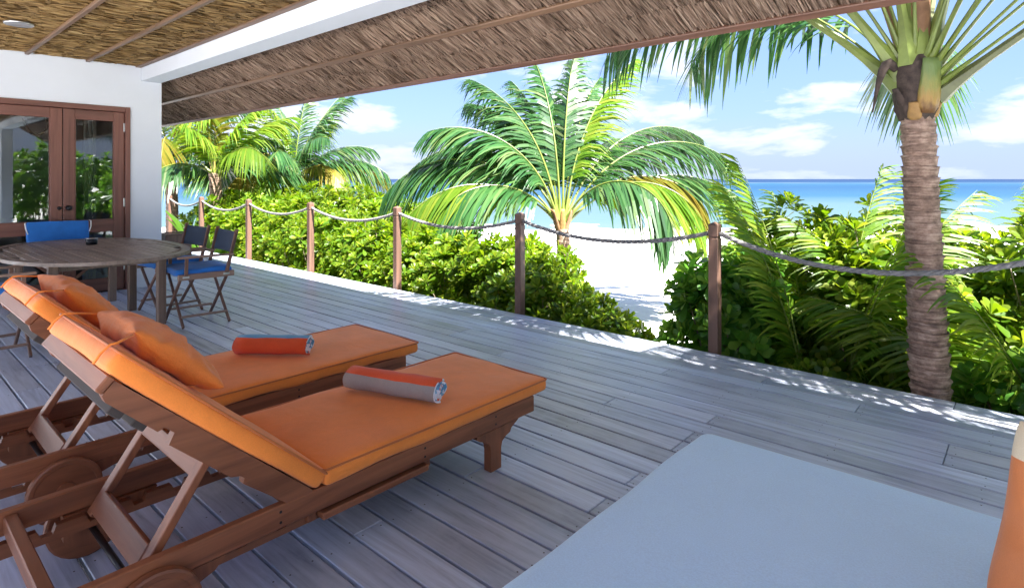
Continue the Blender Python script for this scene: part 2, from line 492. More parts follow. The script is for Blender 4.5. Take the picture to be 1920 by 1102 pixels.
# ------------------------------------------------------------------ mesh helpers
class MB:
    def __init__(self):
        self.v, self.f, self.mi = [], [], []

    def add(self, verts, faces, mi=0):
        o = len(self.v)
        self.v.extend([tuple(p) for p in verts])
        self.f.extend([tuple(i + o for i in f) for f in faces])
        self.mi.extend([mi] * len(faces))

    def box(self, x0, x1, y0, y1, z0, z1, ch=0.0, mi=0, M4=None):
        c = Vector(((x0 + x1) / 2, (y0 + y1) / 2, (z0 + z1) / 2))
        h = ((x1 - x0) / 2, (y1 - y0) / 2, (z1 - z0) / 2)
        vs, fs = chbox(h, min(ch, min(h) * 0.9))
        vs = [c + Vector(p) for p in vs]
        if M4 is not None:
            vs = [M4 @ p for p in vs]
        self.add(vs, fs, mi)

    def bar(self, a, b, w, t, ch=0.003, up=(0, 0, 1), mi=0):
        """square bar from a to b: w across, t along up"""
        a, b = Vector(a), Vector(b)
        d = (b - a)
        L = d.length
        d.normalize()
        upv = Vector(up)
        s = d.cross(upv)
        if s.length < 1e-4:
            s = d.cross(Vector((0, 1, 0)))
        s.normalize()
        u = s.cross(d)
        vs, fs = chbox((w / 2, L / 2, t / 2), min(ch, w * 0.4, t * 0.4))
        c = (a + b) / 2
        self.add([c + s * p[0] + d * p[1] + u * p[2] for p in vs], fs, mi)

    def tube(self, pts, rad, n=8, mi=0, cap=True):
        pts = [Vector(p) for p in pts]
        rs = rad if isinstance(rad, (list, tuple)) else [rad] * len(pts)
        vs, fs = [], []
        prev = None
        for i, p in enumerate(pts):
            d = (pts[min(i + 1, len(pts) - 1)] - pts[max(i - 1, 0)]).normalized()
            if prev is None:
                s = d.cross(Vector((0, 0, 1)))
                if s.length < 1e-3:
                    s = d.cross(Vector((0, 1, 0)))
            else:
                s = prev - d * prev.dot(d)
            s.normalize()
            prev = s
            u = d.cross(s)
            for k in range(n):
                a = 2 * math.pi * k / n
                vs.append(p + s * (math.cos(a) * rs[i]) + u * (math.sin(a) * rs[i]))
        for i in range(len(pts) - 1):
            for k in range(n):
                fs.append((i * n + k, i * n + (k + 1) % n, (i + 1) * n + (k + 1) % n, (i + 1) * n + k))
        if cap:
            fs.append(tuple(range(n - 1, -1, -1)))
            fs.append(tuple((len(pts) - 1) * n + k for k in range(n)))
        self.add(vs, fs, mi)

    def prism(self, poly, axis, a0, a1, mi=0):
        """polygon in the plane normal to axis (x: (y,z)  y: (x,z)  z: (x,y)), extruded a0..a1"""
        def P(p, a):
            return {'x': (a, p[0], p[1]), 'y': (p[0], a, p[1]), 'z': (p[0], p[1], a)}[axis]
        n = len(poly)
        vs = [P(p, a0) for p in poly] + [P(p, a1) for p in poly]
        fs = [tuple(range(n - 1, -1, -1)), tuple(range(n, 2 * n))]
        fs += [(i, (i + 1) % n, n + (i + 1) % n, n + i) for i in range(n)]
        self.add(vs, fs, mi)

    def lathe(self, prof, n=20, c=(0, 0, 0), axis='z', mi=0):
        vs, fs = [], []
        for r_, h in prof:
            for k in range(n):
                a = 2 * math.pi * k / n
                x, y = r_ * math.cos(a), r_ * math.sin(a)
                p = {'z': (x, y, h), 'x': (h, x, y), 'y': (x, h, y)}[axis]
                vs.append((p[0] + c[0], p[1] + c[1], p[2] + c[2]))
        for i in range(len(prof) - 1):
            for k in range(n):
                fs.append((i * n + k, i * n + (k + 1) % n, (i + 1) * n + (k + 1) % n, (i + 1) * n + k))
        fs.append(tuple(range(n - 1, -1, -1)))
        fs.append(tuple((len(prof) - 1) * n + k for k in range(n)))
        self.add(vs, fs, mi)

    def mesh(self, name, mats, smooth=False, fix=True):
        me = bpy.data.meshes.new(name)
        me.from_pydata(self.v, [], self.f)
        mats = mats if isinstance(mats, (list, tuple)) else [mats]
        for mm in mats:
            me.materials.append(mm)
        if len(mats) > 1:
            me.polygons.foreach_set('material_index', self.mi)
        if fix:
            bm = bmesh.new()
            bm.from_mesh(me)
            bmesh.ops.recalc_face_normals(bm, faces=bm.faces)
            bm.to_mesh(me)
            bm.free()
        if smooth:
            me.polygons.foreach_set('use_smooth', [True] * len(me.polygons))
        me.update()
        return me

    def build(self, name, mats, parent=None, smooth=False, fix=True, **kw):
        return put(name, self.mesh(name, mats, smooth, fix), parent, **kw)


def chbox(h, ch):
    hx, hy, hz = h
    if ch <= 0:
        vs = [(sx * hx, sy * hy, sz * hz) for sx in (-1, 1) for sy in (-1, 1) for sz in (-1, 1)]
        return vs, [(0, 1, 3, 2), (4, 6, 7, 5), (0, 4, 5, 1), (2, 3, 7, 6), (0, 2, 6, 4), (1, 5, 7, 3)]
    vs, idx = [], {}
    for sx in (-1, 1):
        for sy in (-1, 1):
            for sz in (-1, 1):
                for k in range(3):
                    p = [sx * (hx - ch), sy * (hy - ch), sz * (hz - ch)]
                    p[k] = (sx, sy, sz)[k] * h[k]
                    idx[(sx, sy, sz, k)] = len(vs)
                    vs.append(tuple(p))
    fs = []
    for k in range(3):
        o = [a for a in range(3) if a != k]
        for sgn in (-1, 1):
            q = []
            for a, bb in ((-1, -1), (1, -1), (1, 1), (-1, 1)):
                sg = [0, 0, 0]
                sg[k] = sgn
                sg[o[0]] = a
                sg[o[1]] = bb
                q.append(idx[(*sg, k)])
            fs.append(tuple(q))
    for k in range(3):
        o = [a for a in range(3) if a != k]
        for a in (-1, 1):
            for bb in (-1, 1):
                s1 = [0, 0, 0]
                s1[o[0]] = a
                s1[o[1]] = bb
                s1[k] = -1
                s2 = list(s1)
                s2[k] = 1
                fs.append((idx[(*s1, o[0])], idx[(*s2, o[0])], idx[(*s2, o[1])], idx[(*s1, o[1])]))
    for sx in (-1, 1):
        for sy in (-1, 1):
            for sz in (-1, 1):
                fs.append(tuple(idx[(sx, sy, sz, k)] for k in range(3)))
    return vs, fs


def put(name, me, parent=None, label=None, cat=None, group=None, kind=None, loc=None, rotz=None):
    o = bpy.data.objects.new(name, me)
    scene.collection.objects.link(o)
    if parent is not None:
        o.parent = parent
    if loc is not None:
        o.location = loc
    if rotz is not None:
        o.rotation_euler = (0, 0, rotz)
    if label:
        o['label'] = label
    if cat:
        o['category'] = cat
    if group:
        o['group'] = group
    if kind:
        o['kind'] = kind
    return o


def thing(name, label, cat, loc=(0, 0, 0), rotz=0.0, group=None):
    return put(name, None, None, label, cat, group, None, loc, rotz)


def np_mesh(name, V, F, mats, mi=None, smooth=False):
    """V (n,3), F list of arrays (k,3|4)"""
    me = bpy.data.meshes.new(name)
    V = np.asarray(V, dtype=np.float32)
    me.vertices.add(len(V))
    me.vertices.foreach_set('co', V.ravel())
    tot = sum(len(f) for f in F)
    loops = np.concatenate([np.asarray(f).ravel() for f in F]).astype(np.int32)
    sizes = np.concatenate([np.full(len(f), np.asarray(f).shape[1]) for f in F]).astype(np.int32)
    starts = np.concatenate([[0], np.cumsum(sizes)[:-1]]).astype(np.int32)
    me.loops.add(len(loops))
    me.loops.foreach_set('vertex_index', loops)
    me.polygons.add(tot)
    me.polygons.foreach_set('loop_start', starts)
    me.polygons.foreach_set('loop_total', sizes)
    mats = mats if isinstance(mats, (list, tuple)) else [mats]
    for mm in mats:
        me.materials.append(mm)
    if mi is not None:
        me.polygons.foreach_set('material_index', np.asarray(mi, dtype=np.int32))
    if smooth:
        me.polygons.foreach_set('use_smooth', np.ones(tot, dtype=bool))
    me.update(calc_edges=True)
    me.validate()
    return me


def puff_box(hx, hy, hz, r, puff=0.0, n=14, noise_amp=0.0, nscale=3.0, seed=0.0):
    """upholstered block: rounded edges, slightly domed faces, origin at the centre"""
    def axis(h):
        inner = np.linspace(-(h - r), h - r, n)
        e = r * (1 - np.cos(np.linspace(0, math.pi / 2, 4)[:-1]))
        lo = -h + e
        return np.concatenate([lo, inner, -lo[::-1]])
    ax, ay, az = axis(hx), axis(hy), np.concatenate([axis(hz)[:3], [0.0], axis(hz)[-3:]])
    vs, fs, key = [], [], {}

    def vid(p):
        k = (round(p[0], 5), round(p[1], 5), round(p[2], 5))
        if k not in key:
            key[k] = len(vs)
            vs.append(p)
        return key[k]
    for (A, B, k, hk) in ((ax, ay, 2, hz), (ax, az, 1, hy), (ay, az, 0, hx)):
        for sg in (-1, 1):
            for i in range(len(A) - 1):
                for j in range(len(B) - 1):
                    q = []
                    for (ii, jj) in ((i, j), (i + 1, j), (i + 1, j + 1), (i, j + 1)):
                        p = [0, 0, 0]
                        o = [a for a in range(3) if a != k]
                        p[o[0]], p[o[1]], p[k] = A[ii], B[jj], sg * hk
                        q.append(vid(tuple(p)))
                    fs.append(tuple(q))
    outv = []
    for p in vs:
        c = [max(-(h - r), min(h - r, x)) for x, h in zip(p, (hx, hy, hz))]
        d = Vector(p) - Vector(c)
        if d.length > 1e-9:
            d = d.normalized() * r
        q = Vector(c) + d
        if puff:
            w = max(0, (1 - (q.x / hx) ** 4)) * max(0, (1 - (q.y / hy) ** 4))
            q.z += math.copysign(puff * w, q.z) if abs(q.z) > hz * 0.4 else 0
        if noise_amp:
            q += mnoise.noise_vector(Vector(q) * nscale + Vector((seed, seed, seed))) * noise_amp
        outv.append(q)
    return outv, fs


def pillow_mesh(a, b, h, n=26, seed=0.0, wr=0.010, split=None, corner=0.07):
    """knife-edged pillow, half sizes a, b, half thickness h; wrinkles run out of the corners"""
    mb = MB()
    for sg in (1, -1):
        vs, fs = [], []
        for i in range(n + 1):
            for j in range(n + 1):
                u = math.sin((i / n - 0.5) * math.pi)
                v = math.sin((j / n - 0.5) * math.pi)
                x = a * u * (1 - 0.10 * (1 - v * v) ** 1.0 * abs(u) ** 3)
                y = b * v * (1 - 0.10 * (1 - u * u) ** 1.0 * abs(v) ** 3)
                cr_ = 1 - corner * (u * v) ** 2 * abs(u * v)
                x, y = x * cr_, y * cr_
                w = max(0.0, (1 - u ** 2) * (1 - v ** 2)) ** 0.42
                z = sg * h * w
                edge = (1 - abs(u)) * (1 - abs(v))
                k = mnoise.noise(Vector((x * 9 + seed, y * 9, sg * 3 + seed)))
                k2 = mnoise.noise(Vector((math.atan2(v, u) * 5 + seed, (abs(u) + abs(v)) * 1.2, sg)))
                z += sg * wr * (k + k2) * min(1, w * 1.6)
                vs.append((x, y, z))
        W = n + 1
        for i in range(n):
            for j in range(n):
                q = (i * W + j, (i + 1) * W + j, (i + 1) * W + j + 1, i * W + j + 1)
                fs.append(q if sg > 0 else q[::-1])
        o = len(mb.v)
        mb.v.extend(vs)
        mb.f.extend([tuple(k + o for k in f) for f in fs])
        for f in fs:
            cy = sum(vs[k][1] for k in f) / 4
            mb.mi.append(1 if (split is not None and cy > split) else 0)
    return mb


# ================================================================== SETTING
# sand: one sheet out to the horizon, dipping under the sea
FWD = np.array([-0.664, 0.748])


def ground_z(x, y):
    d = -0.664 * x + 0.748 * y
    base = -1.0 - 0.42 * np.clip((d - 9) / 30.0, 0, 1) ** 1.3 - 0.05 * np.clip(d - 39, 0, 60)
    return base + 0.05 * np.sin(x * 0.9 + 1.3) * np.sin(y * 0.7) * (d < 39)


gx = np.concatenate([[-30000, -6000, -1500, -500, -200, -120], np.arange(-90, 41, 1.3), [60, 120, 300, 1500, 6000, 30000]])
gy = np.concatenate([[-30000, -6000, -500, -60, -20], np.arange(-8, 91, 1.3), [120, 200, 500, 1500, 6000, 30000]])
XX, YY = np.meshgrid(gx, gy, indexing='ij')
ZZ = ground_z(XX, YY)
V = np.stack([XX.ravel(), YY.ravel(), ZZ.ravel()], 1)
ny = len(gy)
I, J = np.meshgrid(np.arange(len(gx) - 1), np.arange(ny - 1), indexing='ij')
F = np.stack([I * ny + J, (I + 1) * ny + J, (I + 1) * ny + J + 1, I * ny + J + 1], -1).reshape(-1, 4)
put('beach', np_mesh('beach', V, [F], M['sand'], smooth=True), kind='structure')
# sea sheet (its beach side is buried under the sand)
ang = R(41.6)
mb = MB()
ct, st_ = math.cos(ang), math.sin(ang)


def seapt(r_, d_, z):
    return (ct * r_ - st_ * d_, st_ * r_ + ct * d_, z)


mb.add([seapt(-40000, 26, -1.33), seapt(40000, 26, -1.33), seapt(40000, 40000, -1.33), seapt(-40000, 40000, -1.33)], [(0, 1, 2, 3)])
mb.build('sea', M['sea'], kind='structure')

# deck: every board its own piece
EDGE_Y = 4.61
PITCH = 0.15
WALL_X = -8.65
WALL_END = 2.735
deck = thing('deck', 'weathered grey timber deck of long narrow boards', 'deck')
deck['kind'] = 'structure'
del deck['category']
brng = random.Random(5)
board_cache = {}


def board_mesh(L):
    L = round(L, 2)
    if L not in board_cache:
        b_ = MB()
        b_.box(0, L - 0.004, -PITCH / 2 + 0.0062, PITCH / 2 - 0.0062, -0.032, 0.0, 0.003)
        xs_ = 0.03
        while xs_ < L:
            for ys_ in (-0.045, 0.045):
                b_.lathe([(0.0038, 0.0002), (0.0034, 0.0006)], 6, (xs_ + brng.uniform(-0.01, 0.01), ys_ + brng.uniform(-0.006, 0.006), 0.0), 'z', 1)
            xs_ += 0.6
        board_cache[L] = b_.mesh('board', [M['deck'], M['screw']])
    return board_cache[L]


brng = random.Random(5)
row = 0
y = EDGE_Y - PITCH / 2
while y > -2.35:
    x_lo = -16.4 if y > WALL_END + 0.03 else WALL_X + 0.01
    x = 4.6
    if row == 0:
        first = 4.6 + 0.36
    elif row in (5, 6):
        first = 4.6 + 0.33
    else:
        first = brng.choice([1.2, 1.8, 2.4, 3.0, 3.6])
    L = first
    while x > x_lo + 0.05:
        L = min(L, x - x_lo)
        if x - L - x_lo < 0.7:
            L = x - x_lo
        o = put('board', board_mesh(L), deck)
        o.location = (x - round(L, 2), y, brng.uniform(-0.0012, 0.0012))
        o.rotation_euler = (brng.uniform(-0.006, 0.006), 0, brng.uniform(-0.0003, 0.0003))
        x -= L
        L = brng.choice([3.0, 3.6, 3.6, 4.2])
    y -= PITCH
    row += 1
for k in range(36):
    xj = 4.3 - k * 0.6
    y0j = -2.3 if xj > WALL_X else WALL_END + 0.1
    mb = MB()
    mb.box(xj - 0.025, xj + 0.025, y0j, EDGE_Y - 0.03, -0.17, -0.036)
    mb.build('joist', M['joist'], deck)
mb = MB()
mb.box(-16.4, 4.6, EDGE_Y - 0.028, EDGE_Y - 0.002, -0.20, -0.036)
mb.build('edge_beam', M['fascia'], deck)

# ================================================================== VILLA
XR = 2.4
villa = thing('villa', 'white plastered villa with thatch-lined verandah roof and glazed double door', 'building')
DY0, DY1, DTOP = 0.92, 2.372, 2.315
wall = MB()
wx0, wx1 = WALL_X - 0.24, WALL_X
wall.box(wx0, wx1, DY1, WALL_END, -0.9, 2.67)
wall.box(wx0, wx1, -2.6, DY0, -0.9, 2.67)
wall.box(wx0, wx1, DY0, DY1, DTOP, 2.67)
wall.box(wx0 + 0.002, wx1, -2.6, 2.498, 2.67, 2.95)
wall.box(wx0, wx1 - 0.06, DY0, DY1, -0.9, -0.05)
# return of the wall along the terrace behind the corner, rear wall of the verandah
wall.box(-16.4, wx0 - 0.001, WALL_END - 0.24, WALL_END - 0.002, -0.9, 2.75)
wall_o = wall.build('wall', M['plaster'], villa)
mb = MB()
mb.box(-16.4, -6.9, -2.84, -2.602, -0.9, 3.0)
mb.build('wall', M['plaster'], villa)
mb = MB()
mb.box(WALL_X - 0.24, XR, 2.50, 2.733, 2.672, 2.95, 0.004)
mb.build('beam', M['plaster'], villa)
mb = MB()
mb.box(XR - 0.35, XR - 0.10, 2.502, 2.731, -0.9, 2.671, 0.004)
mb.build('column', M['plaster'], villa)
# room behind the door
mb = MB()
mb.box(-13.0, wx0 - 0.002, -2.6, WALL_END - 0.25, -0.10, -0.012)
mb.build('room_floor', M['dark_floor'], villa)
mb = MB()
mb.box(-13.1, -13.0, -2.6, WALL_END - 0.25, -0.1, 2.9)
mb.box(-12.0, -9.9, 0.55, 0.65, 0.0, 2.80)
mb.build('room_wall', M['room'], villa)
mb = MB()
mb.box(-13.0, wx0 - 0.002, -2.6, WALL_END - 0.25, 2.82, 2.88)
mb.build('room_ceiling', M['room'], villa)
mb = MB()
mb.box(-11.6, -9.5, 0.70, 1.45, 0.0, 0.86, 0.03)
mb.build('room_counter', M['room'], villa)
for k, (yy0, yy1) in enumerate(((1.74, 1.93), (2.02, 2.16))):
    mb = MB()
    n = 22
    vs = []
    for i in range(n + 1):
        t_ = i / n
        vs.append((-9.35 + 0.035 * math.sin(t_ * 20), yy0 + (yy1 - yy0) * t_))
    poly = [(p[0], p[1]) for p in vs] + [(p[0] - 0.008, p[1]) for p in vs[::-1]]
    mb.prism(poly, 'z', 0.02, 2.4)
    mb.build('curtain', M['curtain'], villa)
mb = MB()
cbl = [(-9.0, 1.36 + 0.26 * t_, 2.13 - 0.20 * math.sin(math.pi * t_) ** 0.7 - 0.0 * t_) for t_ in np.linspace(0, 1, 18)]
mb.tube(cbl, 0.010, 6)
mb.box(-9.03, -8.97, 1.57, 1.66, 2.10, 2.20, 0.006)
mb.box(-9.03, -8.97, 1.08, 1.22, 2.16, 2.19, 0.004)
mb.build('cable', M['black_metal'], villa)

# door frame and leaves
mb = MB()
fx0, fx1 = WALL_X - 0.12, WALL_X + 0.022
mb.box(fx0, fx1, DY1 - 0.055, DY1 - 0.001, -0.012, DTOP - 0.001, 0.004)
mb.build('door_jamb', M['door_z'], villa)
mb = MB()
mb.box(fx0, fx1, DY0 + 0.001, DY0 + 0.055, -0.012, DTOP - 0.001, 0.004)
mb.build('door_jamb', M['door_z'], villa)
mb = MB()
mb.box(fx0 + 0.001, fx1 - 0.001, DY0 + 0.056, DY1 - 0.056, DTOP - 0.065, DTOP - 0.002, 0.004)
mb.build('door_head', M['door_x'], villa)
for leaf, (ya, yb) in enumerate(((DY0 + 0.058, 1.672), (1.680, DY1 - 0.058))):
    dr = put('door', None, villa)
    lx0, lx1 = WALL_X - 0.05, WALL_X - 0.008
    zt, zb = DTOP - 0.07, 0.012
    sw = 0.115
    mb = MB()
    mb.box(lx0, lx1, ya, ya + sw, zb, zt, 0.005)
    mb.build('stile', M['door_z'], dr)
    mb = MB()
    mb.box(lx0, lx1, yb - sw, yb, zb, zt, 0.005)
    mb.build('stile', M['door_z'], dr)
    for (za_, zb_) in ((zt - 0.12, zt), (0.745, 0.905), (zb, 0.17)):
        mb = MB()
        mb.box(lx0 + 0.002, lx1 - 0.002, ya + sw, yb - sw, za_, zb_, 0.005)
        mb.build('rail', M['door_x'], dr)
    for (za_, zb_) in ((0.905, zt - 0.12), (0.17, 0.745)):
        mb = MB()
        mb.box(lx0 + 0.016, lx0 + 0.022, ya + sw + 0.001, yb - sw - 0.001, za_ + 0.001, zb_ - 0.001)
        mb.build('pane', M['glass'], dr)
        for (a_, b_) in (((ya + sw), (ya + sw + 0.012)), ((yb - sw - 0.012), (yb - sw))):
            mb = MB()
            mb.box(lx0 + 0.0225, lx1 - 0.006, a_ + 0.0005, b_ - 0.0005, za_ + 0.001, zb_ - 0.001, 0.002)
            mb.build('bead', M['door_z'], dr)
    if leaf == 1:
        mb = MB()
        mb.lathe([(0.028, 0), (0.030, 0.006), (0.012, 0.010), (0.012, 0.030), (0.026, 0.036), (0.030, 0.050), (0.022, 0.062), (0.006, 0.066)], 14,
                 (lx1, ya + 0.05, 1.055), 'x')
        mb.build('handle', M['black_metal'], dr, smooth=True)
        for hz in (0.25, 1.05, 2.0):
            mb = MB()
            mb.box(lx1 + 0.0005, lx1 + 0.012, yb - 0.014, yb + 0.003, hz, hz + 0.11, 0.003)
            mb.build('hinge', M['steel'], dr)
    else:
        mb = MB()
        mb.lathe([(0.020, 0), (0.022, 0.006), (0.008, 0.010)], 12, (lx1, yb - 0.03, 1.055), 'x')
        mb.build('keyhole_plate', M['black_metal'], dr, smooth=True)

# verandah roof: straw-lined ceiling between battens, sloping soffit, fascia, thatch cover
roof = put('roof', None, villa)
CEIL = 2.868
SOF = [(2.737, 2.853), (3.185, 2.582), (3.60, 2.331)]


def straw_panel(x0, x1, a, b, mat, dens, name='thatch_panel', lay=2, sway=0.05, thick=0.012, wid=0.011, seed=1, slant=0.0, short=0.35):
    """strands laid from edge a (y,z) to edge b (y,z) over a backing sheet, along x0..x1"""
    r_ = np.random.default_rng(seed)
    a = np.array([0, a[0], a[1]])
    b = np.array([0, b[0], b[1]])
    u = b - a
    L = np.linalg.norm(u)
    u = u / L
    nrm = np.cross(np.array([1.0, 0, 0]), u)
    if nrm[2] > 0:
        nrm = -nrm
    n = int((x1 - x0) * dens)
    Vs, Fs = [], []
    # backing
    bk = [[x0, *a[1:]], [x1, *a[1:]], [x1, *b[1:]], [x0, *b[1:]]]
    bk = [np.array(p) - nrm * 0.012 for p in bk]
    Vs.append(np.array(bk))
    Fs.append(np.array([[0, 1, 2, 3]]))
    for l in range(lay):
        xs = r_.uniform(x0 - 0.0, x1, n)
        sl = r_.normal(0, sway, n) + 0.06 * np.sin(xs * 1.7 + l) + slant
        s0 = r_.uniform(-0.01, 0.10, n) * L
        s1 = L * (1 - r_.uniform(-0.01, 0.30, n))
        s1 = np.where(r_.random(n) < short, L * r_.uniform(0.4, 0.8, n), s1)
        w = wid * r_.uniform(0.5, 1.3, n)
        h0 = r_.uniform(-0.004, thick, n)
        h1 = r_.uniform(-0.004, thick * 1.6, n)
        hm = (h0 + h1) / 2 + r_.normal(0, 0.005, n)
        P = []
        for (s, h) in ((s0, h0), ((s0 + s1) / 2, hm), (s1, h1)):
            xm = xs + sl * s
            c = np.stack([xm, np.zeros(n), np.zeros(n)], 1) + a[None] + u[None] * s[:, None] + nrm[None] * h[:, None]
            tilt = r_.normal(0, 0.003, n)
            P.append(c - np.stack([w / 2, 0 * w, 0 * w], 1) + nrm[None] * tilt[:, None])
            P.append(c + np.stack([w / 2, 0 * w, 0 * w], 1) - nrm[None] * tilt[:, None])
        P = np.stack(P, 1)
        o = 4 + l * n * 6
        base = (np.arange(n) * 6 + o)[:, None]
        Vs.append(P.reshape(-1, 3))
        Fs.append(np.concatenate([base + np.array([[0, 1, 3, 2]]), base + np.array([[2, 3, 5, 4]])]))
    Vv = np.concatenate(Vs)
    Fv = np.concatenate(Fs)
    mi = np.zeros(len(Fv), dtype=int)
    mi[0] = 1
    me = np_mesh(name, Vv, [Fv], [mat, M['straw_back']], mi)
    return put(name, me, roof)


ys = [2.498, 1.92, 1.34, 0.76, 0.18, -0.40, -0.98]
for i in range(len(ys) - 1):
    ya, yb = ys[i], ys[i + 1]
    ymid = (ya + yb) / 2
    straw_panel(WALL_X + 0.002, XR, (ya, CEIL), (ymid, CEIL - 0.004), M['straw'], 220 if i < 6 else 40, seed=20 + i, wid=0.007)
    straw_panel(WALL_X + 0.002, XR, (ymid + 0.03, CEIL - 0.006), (yb, CEIL - 0.002), M['straw'], 220 if i < 6 else 40, seed=40 + i, wid=0.007)
    if i > 0:
        mb = MB()
        mb.box(WALL_X + 0.003, XR, ya - 0.022, ya + 0.022, CEIL - 0.040, CEIL - 0.004, 0.006)
        mb.build('batten', M['batten'], roof)
mb = MB()
mb.box(WALL_X + 0.003, XR, 2.43, 2.497, CEIL - 0.030, CEIL + 0.01, 0.004)
mb.build('batten', M['batten'], roof)
for i in range(2):
    (ya, za1), (yb, zb1) = SOF[i], SOF[i + 1]
    ym, zm = (ya + yb) / 2, (za1 + zb1) / 2
    straw_panel(-16.4, XR, (ya, za1), (ym + 0.02, zm - 0.006), M['straw_grey'], 420, seed=60 + i, sway=0.03, wid=0.0048, lay=2, slant=0.20, short=0.08)
    straw_panel(-16.4, XR, (ym - 0.02, zm + 0.006), (yb, zb1), M['straw_grey'], 420, seed=70 + i, sway=0.03, wid=0.0048, lay=2, slant=0.20, short=0.08)
mb = MB()
mb.bar((-16.4, 3.185, 2.566), (XR, 3.185, 2.566), 0.050, 0.036, 0.006, up=(0, 0.52, 0.86))
mb.build('batten', M['batten'], roof)
mb = MB()
mb.bar((-16.4, 3.585, 2.325), (XR, 3.585, 2.325), 0.055, 0.030, 0.005, up=(0, 0.52, 0.86))
mb.build('fascia', M['fascia'], roof)
mb = MB()
mb.box(-16.4, XR, 3.619, 3.648, 2.315, 2.46, 0.004)
mb.build('fascia', M['fascia'], roof)
mb = MB()
sl = 0.605
mb.prism([(3.66, 2.36), (3.88, 2.47), (3.86, 2.56), (-1.0, 2.50 + 4.7 * sl), (-1.0, 2.34 + 4.66 * sl)], 'x', -16.4, XR)
mb.build('thatch_cover', M['straw_back'], roof)

# ceiling light
t = thing('ceiling_light', 'round recessed white light in the straw ceiling', 'light', (-7.02, 1.03, CEIL - 0.034))
mb = MB()
mb.lathe([(0.075, -0.004), (0.105, -0.010), (0.112, -0.004), (0.112, 0.01)], 28)
mb.build('trim_ring', M['steel'], t, smooth=True)
mb = MB()
mb.lathe([(0.001, -0.002), (0.074, -0.002), (0.074, 0.008)], 24)
mb.build('lens', M['lamp_glass'], t, smooth=True)

# ================================================================== ROPE RAIL
POST_X = [0.17, -1.93, -4.02, -6.10, -8.24, -10.34, -12.44, -14.20]
POST_Y = EDGE_Y + 0.043
post_words = ['rope rail post farthest right, right of the palm trunk',
              'tall dark post standing left of the big palm trunk, largest of the rope posts',
              'dark rope post in front of the short palm at picture centre',
              'brown rope post fourth from the villa wall, with sagging rope both sides',
              'brown rope post third from the villa wall, left of the picture centre',
              'slim brown rope post just right of the navy chair backs',
              'slim rope post rising behind the far navy chair back',
              'faint rope post farthest off, nearest the white wall corner']
postm = MB()
postm.box(-0.040, 0.040, -0.040, 0.040, -1.15, 0.925, 0.005)
postm.box(-0.034, 0.034, -0.034, 0.034, 0.925, 0.935)
postm.box(-0.0405, 0.0405, -0.0405, 0.0405, 0.935, 1.035, 0.005)
post_me = postm.mesh('post', M['post'])
capm = MB()
capm.add([(-0.038, -0.038, 1.0352), (0.038, -0.038, 1.0352), (0.038, 0.038, 1.0352), (-0.038, 0.038, 1.0352), (0, 0, 1.056)],
         [(0, 1, 4), (1, 2, 4), (2, 3, 4), (3, 0, 4), (3, 2, 1, 0)])
cap_me = capm.mesh('post_cap', M['post'])
for i, px in enumerate(POST_X):
    p = thing('rope_post', post_words[i], 'post', (px, POST_Y, 0), rng.uniform(-0.03, 0.03), 'rope rail posts along the deck edge')
    put('shaft', post_me, p)
    put('cap', cap_me, p)
rope_words = ['dark twisted rope span crossing in front of the big palm trunk',
              'rope span in front of the white beach, right of the centre post',
              'rope span just left of the centre post, under the short palm',
              'rope span second left of the centre post, before the leafy hedge',
              'pale rope span third left of the centre post, before the hedge',
              'pale rope span between the two slim posts right of the chairs',
              'farthest pale rope span, beside the white wall corner']
for i in range(len(POST_X) - 1):
    xa, xb = POST_X[i] - 0.0405, POST_X[i + 1] + 0.0405
    zr = 0.962
    sag = 0.20 if i == 0 else (0.135, 0.128, 0.14, 0.135, 0.145, 0.12)[i - 1]
    L = abs(xa - xb)
    n = 150
    mb = MB()
    for sname in range(3):
        pts = []
        for k in range(n + 1):
            t_ = k / n
            x = xa + (xb - xa) * t_
            zc_ = zr - sag * (1 - (2 * t_ - 1) ** 2)
            a = sname * 2 * math.pi / 3 + t_ * L / 0.085 * 2 * math.pi * 0.5
            pts.append((x, POST_Y + 0.0085 * math.cos(a), zc_ + 0.0085 * math.sin(a)))
        mb.tube(pts, 0.0120, 6)
    mb.build('rope', M['rope'], None, smooth=True, label=rope_words[i], cat='rope', group='sagging ropes between the posts')


